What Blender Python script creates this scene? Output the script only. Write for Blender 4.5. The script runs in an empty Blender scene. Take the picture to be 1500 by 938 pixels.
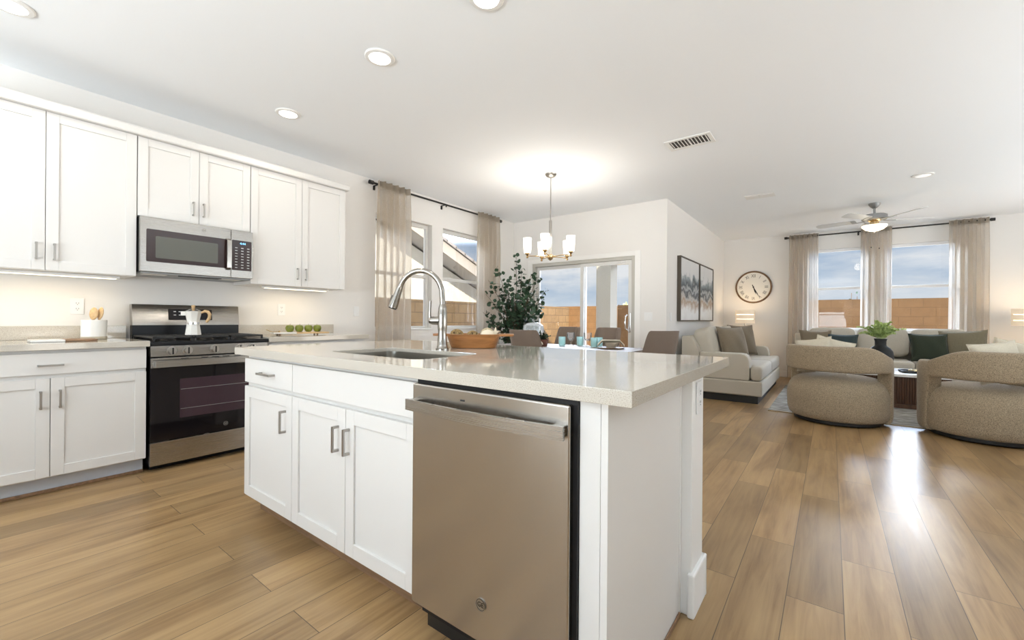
import bpy, bmesh, math, random
from mathutils import Matrix, Vector, Euler
random.seed(7)
S = bpy.context.scene
COL = S.collection
PI = math.pi
D2R = math.radians

# ------------------------------------------------------------------ camera
YAW, ROLL, FPX, PPY = D2R(36.95), D2R(0.42), 621.0, 467.7
Fv = Vector((-math.sin(YAW), math.cos(YAW), 0)); R0 = Vector((math.cos(YAW), math.sin(YAW), 0)); U0 = Vector((0, 0, 1))
Rv = R0 * math.cos(ROLL) + U0 * math.sin(ROLL); Uv = U0 * math.cos(ROLL) - R0 * math.sin(ROLL)
cam_d = bpy.data.cameras.new('camera'); cam = bpy.data.objects.new('camera', cam_d); COL.objects.link(cam)
M = Matrix((Rv, Uv, -Fv)).transposed().to_4x4(); M.translation = Vector((0, 0, 1.08)); cam.matrix_world = M
cam_d.sensor_width = 36; cam_d.sensor_fit = 'HORIZONTAL'; cam_d.lens = FPX / 1500 * 36
cam_d.shift_y = -(469 - PPY) / 1500; cam_d.clip_start = 0.02; cam_d.clip_end = 300
S.camera = cam

# ------------------------------------------------------------------ exposure, sky, sun, fill lamps
S.view_settings.view_transform = 'Standard'; S.view_settings.look = 'None'
S.view_settings.exposure = 0.0; S.view_settings.gamma = 1.0; S.view_settings.use_curve_mapping = False
W = bpy.data.worlds.new('sky'); S.world = W; W.use_nodes = True
nt = W.node_tree; nt.nodes.clear()
def wn(t, **k):
    n = nt.nodes.new(t)
    for a, b in k.items(): setattr(n, a, b)
    return n
tc = wn('ShaderNodeTexCoord'); sep = wn('ShaderNodeSeparateXYZ'); nt.links.new(tc.outputs['Generated'], sep.inputs[0])
rmp = wn('ShaderNodeValToRGB'); el = rmp.color_ramp.elements
el[0].position = 0.0; el[0].color = (.36, .31, .25, 1)
el[1].position = 0.495; el[1].color = (.40, .35, .28, 1)
for p, c in ((0.505, (.70, .79, .88, 1)), (0.55, (.40, .54, .72, 1)), (0.62, (.36, .52, .76, 1)), (0.75, (.42, .58, .85, 1)), (1.0, (.25, .42, .8, 1))):
    e = el.new(p); e.color = c
mr = wn('ShaderNodeMapRange'); mr.inputs['From Min'].default_value = -1; mr.inputs['From Max'].default_value = 1
nt.links.new(sep.outputs['Z'], mr.inputs['Value']); nt.links.new(mr.outputs[0], rmp.inputs[0])
mp = wn('ShaderNodeMapping'); mp.inputs['Scale'].default_value = (2.2, 2.2, 9.0); mp.inputs['Location'].default_value = (.4, .1, .35)
nt.links.new(tc.outputs['Generated'], mp.inputs[0])
no = wn('ShaderNodeTexNoise'); no.inputs['Scale'].default_value = 1.6; no.inputs['Detail'].default_value = 7; no.inputs['Roughness'].default_value = .55
nt.links.new(mp.outputs[0], no.inputs['Vector'])
cr = wn('ShaderNodeValToRGB'); cr.color_ramp.elements[0].position = .42; cr.color_ramp.elements[1].position = .62
nt.links.new(no.outputs['Fac'], cr.inputs[0])
gt = wn('ShaderNodeMath', operation='GREATER_THAN'); gt.inputs[1].default_value = 0.0; nt.links.new(sep.outputs['Z'], gt.inputs[0])
ml = wn('ShaderNodeMath', operation='MULTIPLY'); nt.links.new(cr.outputs[0], ml.inputs[0]); nt.links.new(gt.outputs[0], ml.inputs[1])
mx = wn('ShaderNodeMix', data_type='RGBA'); nt.links.new(ml.outputs[0], mx.inputs['Factor']); nt.links.new(rmp.outputs[0], mx.inputs['A']); mx.inputs['B'].default_value = (.86, .89, .92, 1)
# sky brightness boosted above what the windows show, added to light the room
br = wn('ShaderNodeMapRange'); br.interpolation_type = 'SMOOTHSTEP'
br.inputs['From Min'].default_value = .165; br.inputs['From Max'].default_value = .27; br.inputs['To Min'].default_value = 0; br.inputs['To Max'].default_value = 34.0
nt.links.new(sep.outputs['Z'], br.inputs['Value'])
# ... and the added boost is kept to the +Y half of the sky, opposite the sun
by = wn('ShaderNodeMapRange'); by.interpolation_type = 'SMOOTHSTEP'; by.inputs['From Min'].default_value = .05; by.inputs['From Max'].default_value = .55
dp_ = wn('ShaderNodeVectorMath', operation='DOT_PRODUCT'); dp_.inputs[1].default_value = (-.5, .85, 0)
nt.links.new(tc.outputs['Generated'], dp_.inputs[0]); nt.links.new(dp_.outputs['Value'], by.inputs['Value'])
bm_ = wn('ShaderNodeMath', operation='MULTIPLY_ADD'); bm_.inputs[2].default_value = .9
nt.links.new(br.outputs[0], bm_.inputs[0]); nt.links.new(by.outputs[0], bm_.inputs[1])
bg = wn('ShaderNodeBackground'); nt.links.new(mx.outputs['Result'], bg.inputs['Color']); nt.links.new(bm_.outputs[0], bg.inputs['Strength'])
wo = wn('ShaderNodeOutputWorld'); nt.links.new(bg.outputs[0], wo.inputs[0])

def light(name, kind, loc, energy, color=(1, 1, 1), parent=None, rot=(0, 0, 0), size=.1, size_y=None, shape='SQUARE', spread=None):
    d = bpy.data.lights.new(name, kind); d.energy = energy; d.color = color
    if kind == 'AREA':
        d.shape = shape; d.size = size
        if size_y: d.size_y = size_y
        if spread: d.spread = spread
    elif kind in ('POINT', 'SPOT'): d.shadow_soft_size = size
    o = bpy.data.objects.new(name, d); COL.objects.link(o); o.location = loc; o.rotation_euler = rot
    if parent: o.parent = parent
    return o
sun_dir = Vector((.55, -.62, .60)).normalized()
sun = light('sun', 'SUN', (0, 0, 20), 14, (1, .93, .82)); sun.data.angle = D2R(.6)
sun.rotation_euler = sun_dir.to_track_quat('Z', 'Y').to_euler()
# added fill lamps tilted up at the ceiling, behind and right of the camera
COOL = (.80, .91, 1.0)
light('ceiling_fill_rear', 'AREA', (-1.2, -3.10, 1.15), 340, COOL, rot=(D2R(162), 0, 0), size=3.4, size_y=2.2, shape='RECTANGLE')
light('ceiling_fill_right', 'AREA', (3.90, 3.2, 1.15), 165, COOL, rot=(D2R(167), 0, D2R(90)), size=3.6, size_y=2.2, shape='RECTANGLE')
light('ceiling_fill_living', 'AREA', (3.90, 6.9, 1.15), 62, COOL, rot=(D2R(168), 0, D2R(90)), size=2.8, size_y=2.0, shape='RECTANGLE')
DOWN_W, DOWN_C = 3, (1, .93, .82)

# ------------------------------------------------------------------ materials
MATS = {}
def nmat(name):
    m = bpy.data.materials.new(name); m.use_nodes = True; MATS[name] = m
    return m, m.node_tree, m.node_tree.nodes['Principled BSDF']
def link(t, a, b): t.links.new(a, b)
def node(t, typ, **k):
    n = t.nodes.new(typ)
    for a, b in k.items(): setattr(n, a, b)
    return n
def pmat(name, col, rough=.5, metal=0, spec=.5, noise=None, bump=None, coat=0, emit=None, trans=0, sheen=0, coord='Object', alpha=None):
    """noise=(scale3, amount, detail): tint by stretched noise.  bump=(scale3, strength, distance)."""
    m, t, b = nmat(name)
    b.inputs['Base Color'].default_value = (*col, 1); b.inputs['Roughness'].default_value = rough; b.inputs['Metallic'].default_value = metal
    b.inputs['Specular IOR Level'].default_value = spec; b.inputs['Coat Weight'].default_value = coat; b.inputs['Coat Roughness'].default_value = .05
    b.inputs['Transmission Weight'].default_value = trans; b.inputs['Sheen Weight'].default_value = sheen
    if emit: b.inputs['Emission Color'].default_value = (*emit[0], 1); b.inputs['Emission Strength'].default_value = emit[1]
    def nz(sc, det=3):
        c = node(t, 'ShaderNodeTexCoord'); mpn = node(t, 'ShaderNodeMapping'); mpn.inputs['Scale'].default_value = sc
        link(t, c.outputs[coord], mpn.inputs[0]); n = node(t, 'ShaderNodeTexNoise'); n.inputs['Scale'].default_value = 1; n.inputs['Detail'].default_value = det
        link(t, mpn.outputs[0], n.inputs['Vector']); return n
    if noise:
        n = nz(noise[0], noise[2] if len(noise) > 2 else 3); r = node(t, 'ShaderNodeValToRGB'); a = noise[1]
        r.color_ramp.elements[0].position = .3; r.color_ramp.elements[1].position = .7
        r.color_ramp.elements[0].color = (*[max(0, c * (1 - a)) for c in col], 1); r.color_ramp.elements[1].color = (*[min(1, c * (1 + a)) for c in col], 1)
        link(t, n.outputs['Fac'], r.inputs[0]); link(t, r.outputs[0], b.inputs['Base Color'])
    if bump:
        n = nz(bump[0], 4); bp = node(t, 'ShaderNodeBump'); bp.inputs['Strength'].default_value = bump[1]; bp.inputs['Distance'].default_value = bump[2]
        link(t, n.outputs['Fac'], bp.inputs['Height']); link(t, bp.outputs[0], b.inputs['Normal'])
    return m
pmat('wall_paint', (.81, .785, .75), .85, spec=.25, bump=((60, 60, 60), .05, .002))
pmat('ceiling_paint', (.92, .935, .95), .9, spec=.2, bump=((45, 45, 45), .06, .002))
pmat('trim_white', (.86, .845, .815), .45)
pmat('cabinet_white', (.75, .728, .695), .35, spec=.45)
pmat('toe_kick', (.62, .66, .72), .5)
pmat('faucet_nickel', (.37, .345, .31), .2, 1)
pmat('nickel', (.42, .40, .37), .32, 1)
pmat('chrome', (.75, .74, .72), .12, 1)
pmat('black_metal', (.02, .018, .016), .4, .3)
pmat('black_enamel', (.010, .010, .011), .3, spec=.25)
pmat('cast_iron', (.022, .021, .02), .55, bump=((200, 200, 200), .2, .001))
pmat('black_glass', (.010, .008, .009), .06, spec=.35)
pmat('oven_window', (.045, .024, .033), .09, spec=.5)
pmat('micro_window', (.115, .115, .095), .18, spec=.4)
pmat('micro_glass', (.035, .018, .016), .1, spec=.5)
pmat('key_mark', (.62, .62, .60), .5)
pmat('clock_glow', (.1, .3, .5), .5, emit=((.25, .62, 1.0), 2.2))
def steel(name, axis, col=(.50, .475, .44), rough=.26):
    m, t, b = nmat(name); b.inputs['Metallic'].default_value = 1; b.inputs['Base Color'].default_value = (*col, 1)
    c = node(t, 'ShaderNodeTexCoord'); mpn = node(t, 'ShaderNodeMapping'); mpn.inputs['Scale'].default_value = axis
    link(t, c.outputs['Object'], mpn.inputs[0]); n = node(t, 'ShaderNodeTexNoise'); n.inputs['Scale'].default_value = 1; n.inputs['Detail'].default_value = 2
    link(t, mpn.outputs[0], n.inputs['Vector']); r = node(t, 'ShaderNodeMapRange'); r.inputs['To Min'].default_value = rough - .05; r.inputs['To Max'].default_value = rough + .06
    link(t, n.outputs['Fac'], r.inputs['Value']); link(t, r.outputs[0], b.inputs['Roughness'])
    bp = node(t, 'ShaderNodeBump'); bp.inputs['Strength'].default_value = .016; bp.inputs['Distance'].default_value = .0006
    link(t, n.outputs['Fac'], bp.inputs['Height']); link(t, bp.outputs[0], b.inputs['Normal']); return m
steel('steel_horizontal', (4, 4, 900), (.43, .41, .38)); steel('steel_vertical', (900, 900, 3)); steel('steel_brushed', (300, 300, 300), rough=.3)
steel('sink_steel', (60, 60, 300), (.34, .32, .28), .3)
dm = steel('dishwasher_steel', (700, 700, 2), (.47, .44, .40), .22)
for b_ in [n for n in dm.node_tree.nodes if n.type == 'BSDF_PRINCIPLED']:
    b_.inputs['Anisotropic'].default_value = .8; b_.inputs['Anisotropic Rotation'].default_value = .25
    tg = dm.node_tree.nodes.new('ShaderNodeTangent'); tg.direction_type = 'RADIAL'; tg.axis = 'Z'; dm.node_tree.links.new(tg.outputs[0], b_.inputs['Tangent'])
for b_ in [n for n in dm.node_tree.nodes if n.type == 'BUMP']: b_.inputs['Strength'].default_value = .008
# quartz worktop: pale with fine sandy speckle
m, t, b = nmat('quartz'); b.inputs['Roughness'].default_value = .06; b.inputs['Specular IOR Level'].default_value = .95
c = node(t, 'ShaderNodeTexCoord'); n1 = node(t, 'ShaderNodeTexNoise'); n1.inputs['Scale'].default_value = 420; n1.inputs['Detail'].default_value = 2
link(t, c.outputs['Object'], n1.inputs['Vector']); r = node(t, 'ShaderNodeValToRGB')
e = r.color_ramp.elements; e[0].position = .30; e[0].color = (.33, .275, .205, 1); e[1].position = .46; e[1].color = (.57, .525, .45, 1)
q = e.new(.70); q.color = (.63, .59, .52, 1)
link(t, n1.outputs['Fac'], r.inputs[0]); link(t, r.outputs[0], b.inputs['Base Color'])
# plank floor, boards running along world Y
m, t, b = nmat('floor_planks'); b.inputs['Specular IOR Level'].default_value = .5
g = node(t, 'ShaderNodeNewGeometry'); sx = node(t, 'ShaderNodeSeparateXYZ'); link(t, g.outputs['Position'], sx.inputs[0])
cb = node(t, 'ShaderNodeCombineXYZ'); link(t, sx.outputs['Y'], cb.inputs['X'])
ad = node(t, 'ShaderNodeMath', operation='ADD'); ad.inputs[1].default_value = 9.0 + .135; link(t, sx.outputs['X'], ad.inputs[0]); link(t, ad.outputs[0], cb.inputs['Y'])
bk = node(t, 'ShaderNodeTexBrick'); bk.offset = .37; bk.offset_frequency = 2; bk.squash = 1
for k, v in (('Scale', 1.0), ('Mortar Size', .0016), ('Mortar Smooth', .3), ('Bias', 0.0), ('Brick Width', 1.22), ('Row Height', .18)): bk.inputs[k].default_value = v
bk.inputs['Color1'].default_value = (0, 0, 0, 1); bk.inputs['Color2'].default_value = (1, 1, 1, 1); bk.inputs['Mortar'].default_value = (.5, .5, .5, 1)
link(t, cb.outputs[0], bk.inputs['Vector'])
mpn = node(t, 'ShaderNodeMapping'); mpn.inputs['Scale'].default_value = (1.6, 26, 1)
of = node(t, 'ShaderNodeVectorMath', operation='MULTIPLY_ADD'); of.inputs[1].default_value = (7, 3, 11); link(t, bk.outputs['Color'], of.inputs[0]); link(t, cb.outputs[0], of.inputs[2]); link(t, of.outputs[0], mpn.inputs[0])
gn = node(t, 'ShaderNodeTexNoise'); gn.inputs['Scale'].default_value = 1.0; gn.inputs['Detail'].default_value = 7; gn.inputs['Roughness'].default_value = .62; gn.inputs['Distortion'].default_value = 1.1
link(t, mpn.outputs[0], gn.inputs['Vector'])
mpb = node(t, 'ShaderNodeMapping'); mpb.inputs['Scale'].default_value = (.9, 5, 1); link(t, of.outputs[0], mpb.inputs[0])
gb = node(t, 'ShaderNodeTexNoise'); gb.inputs['Scale'].default_value = 1.3; gb.inputs['Detail'].default_value = 3; gb.inputs['Distortion'].default_value = .8; link(t, mpb.outputs[0], gb.inputs['Vector'])
r = node(t, 'ShaderNodeValToRGB'); e = r.color_ramp.elements
e[0].position = .28; e[0].color = (.165, .088, .034, 1); e[1].position = .72; e[1].color = (.47, .315, .152, 1); q = e.new(.50); q.color = (.345, .217, .10, 1)
mg = node(t, 'ShaderNodeMix', data_type='FLOAT'); mg.inputs['Factor'].default_value = .5; link(t, gn.outputs['Fac'], mg.inputs['A']); link(t, gb.outputs['Fac'], mg.inputs['B'])
link(t, mg.outputs['Result'], r.inputs[0])
pv = node(t, 'ShaderNodeMapRange'); pv.inputs['To Min'].default_value = .80; pv.inputs['To Max'].default_value = 1.20; link(t, bk.outputs['Color'], pv.inputs['Value'])
hs = node(t, 'ShaderNodeHueSaturation'); link(t, r.outputs[0], hs.inputs['Color']); link(t, pv.outputs[0], hs.inputs['Value'])
mm = node(t, 'ShaderNodeMix', data_type='RGBA'); link(t, bk.outputs['Fac'], mm.inputs['Factor']); link(t, hs.outputs[0], mm.inputs['A']); mm.inputs['B'].default_value = (.10, .065, .035, 1)
link(t, mm.outputs['Result'], b.inputs['Base Color'])
rr = node(t, 'ShaderNodeMapRange'); rr.inputs['To Min'].default_value = .24; rr.inputs['To Max'].default_value = .40; link(t, gn.outputs['Fac'], rr.inputs['Value']); link(t, rr.outputs[0], b.inputs['Roughness'])
bp = node(t, 'ShaderNodeBump'); bp.inputs['Strength'].default_value = .18; bp.inputs['Distance'].default_value = .002
hh = node(t, 'ShaderNodeMath', operation='SUBTRACT'); link(t, gn.outputs['Fac'], hh.inputs[0]); link(t, bk.outputs['Fac'], hh.inputs[1]); link(t, hh.outputs[0], bp.inputs['Height']); link(t, bp.outputs[0], b.inputs['Normal'])
def blocks(name, c1, c2, mort, axis, bw=.4, rh=.2, ms=.008, bump=.3):
    m, t, b = nmat(name); b.inputs['Roughness'].default_value = .9; b.inputs['Specular IOR Level'].default_value = .15
    g = node(t, 'ShaderNodeNewGeometry'); s = node(t, 'ShaderNodeSeparateXYZ'); link(t, g.outputs['Position'], s.inputs[0])
    cb = node(t, 'ShaderNodeCombineXYZ'); link(t, s.outputs[axis], cb.inputs['X']); link(t, s.outputs['Z'], cb.inputs['Y'])
    k = node(t, 'ShaderNodeTexBrick'); link(t, cb.outputs[0], k.inputs['Vector'])
    for q, v in (('Scale', 1.0), ('Mortar Size', ms), ('Brick Width', bw), ('Row Height', rh)): k.inputs[q].default_value = v
    k.inputs['Color1'].default_value = (*c1, 1); k.inputs['Color2'].default_value = (*c2, 1); k.inputs['Mortar'].default_value = (*mort, 1)
    n = node(t, 'ShaderNodeTexNoise'); n.inputs['Scale'].default_value = 6; n.inputs['Detail'].default_value = 5; link(t, g.outputs['Position'], n.inputs['Vector'])
    mrr = node(t, 'ShaderNodeMapRange'); mrr.inputs['To Min'].default_value = .75; mrr.inputs['To Max'].default_value = 1.25; link(t, n.outputs['Fac'], mrr.inputs['Value'])
    h = node(t, 'ShaderNodeHueSaturation'); link(t, k.outputs['Color'], h.inputs['Color']); link(t, mrr.outputs[0], h.inputs['Value']); link(t, h.outputs[0], b.inputs['Base Color'])
    p = node(t, 'ShaderNodeBump'); p.invert = True; p.inputs['Strength'].default_value = bump; p.inputs['Distance'].default_value = .01; link(t, k.outputs['Fac'], p.inputs['Height']); link(t, p.outputs[0], b.inputs['Normal'])
blocks('fence_blocks_y', (.17, .105, .048), (.14, .085, .038), (.085, .05, .025), 'Y')
blocks('fence_blocks_x', (.165, .090, .039), (.150, .081, .035), (.125, .068, .029), 'X')
pmat('stucco', (.46, .435, .37), .95, spec=.1, noise=((3, 3, 3), .06), bump=((40, 40, 40), .5, .01))
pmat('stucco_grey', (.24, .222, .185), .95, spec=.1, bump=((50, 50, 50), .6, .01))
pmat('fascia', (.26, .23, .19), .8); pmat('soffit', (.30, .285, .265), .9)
pmat('roof_tile', (.20, .175, .155), .85, noise=((4, 4, 4), .2)); pmat('gravel', (.42, .34, .25), .95, noise=((5, 5, 5), .2, 6))
pmat('vinyl', (.70, .69, .66), .45); pmat('vinyl_tan', (.50, .48, .43), .5); pmat('vinyl_white', (.88, .88, .87), .4)
def glass(name, tint=(1, 1, 1), milky=0):
    m, t, b = nmat(name); t.nodes.remove(b)
    tr = node(t, 'ShaderNodeBsdfTransparent'); tr.inputs[0].default_value = (*tint, 1); gl = node(t, 'ShaderNodeBsdfGlossy'); gl.inputs['Roughness'].default_value = .01
    fr = node(t, 'ShaderNodeFresnel'); fr.inputs['IOR'].default_value = 1.3
    mxs = node(t, 'ShaderNodeMixShader'); link(t, fr.outputs[0], mxs.inputs[0]); link(t, tr.outputs[0], mxs.inputs[1]); link(t, gl.outputs[0], mxs.inputs[2])
    if milky:
        df = node(t, 'ShaderNodeBsdfDiffuse'); df.inputs[0].default_value = (*tint, 1); tl = node(t, 'ShaderNodeBsdfTranslucent'); tl.inputs[0].default_value = (*tint, 1)
        a = node(t, 'ShaderNodeMixShader'); a.inputs[0].default_value = .5; link(t, df.outputs[0], a.inputs[1]); link(t, tl.outputs[0], a.inputs[2])
        m2 = node(t, 'ShaderNodeMixShader'); m2.inputs[0].default_value = milky; link(t, mxs.outputs[0], m2.inputs[1]); link(t, a.outputs[0], m2.inputs[2]); mxs = m2
    link(t, mxs.outputs[0], t.nodes['Material Output'].inputs[0])
glass('window_glass'); glass('clear_glass', (.97, .98, .98), .14); glass('teal_glass', (.78, .91, .89), .38); glass('smoke_glass', (.97, .955, .93), .06)
# sheer linen
def sheer(name, col, open_):
    m, t, b = nmat(name); t.nodes.remove(b)
    df = node(t, 'ShaderNodeBsdfDiffuse'); df.inputs[0].default_value = (*col, 1); tl = node(t, 'ShaderNodeBsdfTranslucent'); tl.inputs[0].default_value = (*[min(.95, c * 2.9) for c in col], 1)
    tp = node(t, 'ShaderNodeBsdfTransparent'); c = node(t, 'ShaderNodeTexCoord'); mpn = node(t, 'ShaderNodeMapping'); mpn.inputs['Scale'].default_value = (260, 260, 60); link(t, c.outputs['Object'], mpn.inputs[0])
    n = node(t, 'ShaderNodeTexNoise'); n.inputs['Scale'].default_value = 1; link(t, mpn.outputs[0], n.inputs['Vector'])
    a = node(t, 'ShaderNodeMixShader'); a.inputs[0].default_value = .52; link(t, df.outputs[0], a.inputs[1]); link(t, tl.outputs[0], a.inputs[2])
    mrr = node(t, 'ShaderNodeMapRange'); mrr.inputs['To Min'].default_value = open_ - .1; mrr.inputs['To Max'].default_value = open_ + .1; link(t, n.outputs['Fac'], mrr.inputs['Value'])
    a2 = node(t, 'ShaderNodeMixShader'); link(t, mrr.outputs[0], a2.inputs[0]); link(t, a.outputs[0], a2.inputs[1]); link(t, tp.outputs[0], a2.inputs[2])
    link(t, a2.outputs[0], t.nodes['Material Output'].inputs[0])
sheer('sheer_linen', (.32, .285, .24), .36); sheer('linen_header', (.25, .222, .185), .06)
def fabric(name, col, sc=260, amt=.22, rough=.95, bs=.45):
    return pmat(name, col, rough, spec=.12, noise=((sc, sc, sc), amt, 2), bump=((sc, sc, sc), bs, .003), sheen=.15)
fabric('boucle', (.34, .268, .182), 170, .42, bs=.6); fabric('sofa_linen', (.55, .50, .415), 300, .16); fabric('chair_taupe', (.22, .17, .135), 300, .15)
fabric('pillow_taupe', (.22, .175, .12), 180, .15); fabric('pillow_teal', (.04, .058, .060), 180, .15); fabric('pillow_olive', (.038, .046, .030), 180, .15)
fabric('pillow_cream', (.66, .59, .46), 200, .1); fabric('pillow_moss', (.20, .17, .11), 160, .15); fabric('linen_napkin', (.60, .56, .44), 200, .15); fabric('twine', (.45, .33, .18), 200, .3)
pmat('plinth_black', (.012, .011, .010), .6); pmat('dark_wood', (.10, .045, .022), .45, noise=((40, 40, 3), .3)); pmat('chair_wood', (.12, .075, .045), .5)
pmat('marble_white', (.80, .78, .74), .2, noise=((6, 6, 6), .06, 6)); pmat('light_wood', (.60, .40, .20), .5, noise=((6, 50, 50), .18)); pmat('bowl_wood', (.33, .135, .038), .42, noise=((5, 40, 60), .3)); pmat('walnut', (.26, .15, .08), .5, noise=((6, 50, 50), .25))
pmat('crock_white', (.84, .82, .77), .3); pmat('crock_tan', (.55, .49, .38), .6); pmat('pot_white', (.80, .77, .71), .35)
pmat('apple_green', (.17, .195, .022), .3, noise=((30, 30, 30), .25)); pmat('stem_brown', (.12, .07, .03), .7)
pmat('leaf_eucalyptus', (.028, .062, .030), .55, noise=((9, 9, 9), .5)); pmat('leaf_pale', (.10, .19, .10), .55); pmat('leaf_fern', (.40, .50, .17), .6); pmat('branch', (.09, .055, .03), .8)
pmat('planter_grey', (.42, .40, .37), .7); pmat('soil', (.05, .035, .025), .95); pmat('matt_black', (.012, .012, .012), .6, bump=((60, 60, 60), .2, .003))
pmat('plastic_white', (.84, .835, .82), .35); pmat('slot_dark', (.12, .11, .10), .6); pmat('ivory_plate', (.80, .77, .70), .35)
pmat('grey_metal', (.32, .32, .315), .45, .6); pmat('fan_white', (.60, .60, .59), .45); pmat('brass', (.62, .45, .24), .25, 1); pmat('gold', (.75, .58, .28), .3, 1)
pmat('glow_white', (.9, .9, .88), .4, emit=((1, .97, .92), 1.6)); pmat('downlight_lens', (.9, .9, .9), .4, emit=((1, .98, .94), 4.5)); pmat('lens_dim', (.88, .88, .86), .4, emit=((1, .98, .95), .5))
pmat('shade_glow', (.9, .88, .84), .5, emit=((1, .93, .80), 2.4)); pmat('bowl_glow', (.9, .85, .75), .5, emit=((1, .88, .66), 1.9)); pmat('lamp_shade', (.72, .62, .50), .8, emit=((1, .78, .52), .35)); pmat('lamp_slot', (.9, .8, .6), .6, emit=((1, .85, .58), 2.0)); pmat('strip_glow', (1, .9, .7), .5, emit=((1, .86, .58), 3.0))
pmat('table_wood', (.30, .255, .22), .5, spec=.3, noise=((4, 30, 30), .15)); pmat('charger_wood', (.30, .19, .11), .6); pmat('clock_face', (.80, .77, .70), .7); pmat('clock_rim', (.17, .095, .045), .5, noise=((30, 30, 30), .3)); pmat('ink', (.012, .012, .012), .6)
pmat('frame_bronze', (.10, .08, .06), .45, .4); pmat('shell', (.80, .70, .54), .5); pmat('dried_vine', (.36, .25, .11), .8, noise=((60, 60, 60), .4)); pmat('vine_dark', (.13, .08, .035), .9); pmat('red_clay', (.16, .06, .04), .5); pmat('cream_vine', (.62, .52, .34), .8)
# rug: heathered grey-beige
m = pmat('rug_pile', (.33, .31, .275), .95, spec=.1, noise=((7, 34, 5), .75, 8), bump=((180, 180, 180), .5, .004))
# canvas pictures: misty sky over dark hills and rust patches
def canvas(name, seed):
    m, t, b = nmat(name); b.inputs['Roughness'].default_value = .7
    c = node(t, 'ShaderNodeTexCoord'); s = node(t, 'ShaderNodeSeparateXYZ'); link(t, c.outputs['Object'], s.inputs[0])
    mpn = node(t, 'ShaderNodeMapping'); mpn.inputs['Location'].default_value = (seed, seed * 2, seed); link(t, c.outputs['Object'], mpn.inputs[0])
    n = node(t, 'ShaderNodeTexNoise'); n.inputs['Scale'].default_value = 4.5; n.inputs['Detail'].default_value = 6; n.inputs['Roughness'].default_value = .6; link(t, mpn.outputs[0], n.inputs['Vector'])
    h = node(t, 'ShaderNodeMath', operation='MULTIPLY_ADD'); zz = node(t, 'ShaderNodeMath', operation='MULTIPLY_ADD'); link(t, s.outputs['Z'], zz.inputs[0]); zz.inputs[1].default_value = .8; zz.inputs[2].default_value = .36; link(t, n.outputs['Fac'], h.inputs[0]); h.inputs[1].default_value = .42; link(t, zz.outputs[0], h.inputs[2])
    r = node(t, 'ShaderNodeValToRGB'); e = r.color_ramp.elements; e[0].position = 0; e[0].color = (.62, .60, .56, 1); e[1].position = 1; e[1].color = (.72, .71, .70, 1)
    for p, col in ((.30, (.80, .79, .77, 1)), (.42, (.42, .30, .21, 1)), (.47, (.55, .53, .5, 1)), (.53, (.06, .07, .08, 1)), (.58, (.45, .46, .47, 1)), (.63, (.07, .085, .095, 1)), (.72, (.27, .31, .33, 1)), (.76, (.66, .66, .66, 1))):
        q = e.new(p); q.color = col
    link(t, h.outputs[0], r.inputs[0]); link(t, r.outputs[0], b.inputs['Base Color'])
canvas('canvas_paint_left', 1.3); canvas('canvas_paint_right', 5.1)

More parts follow.
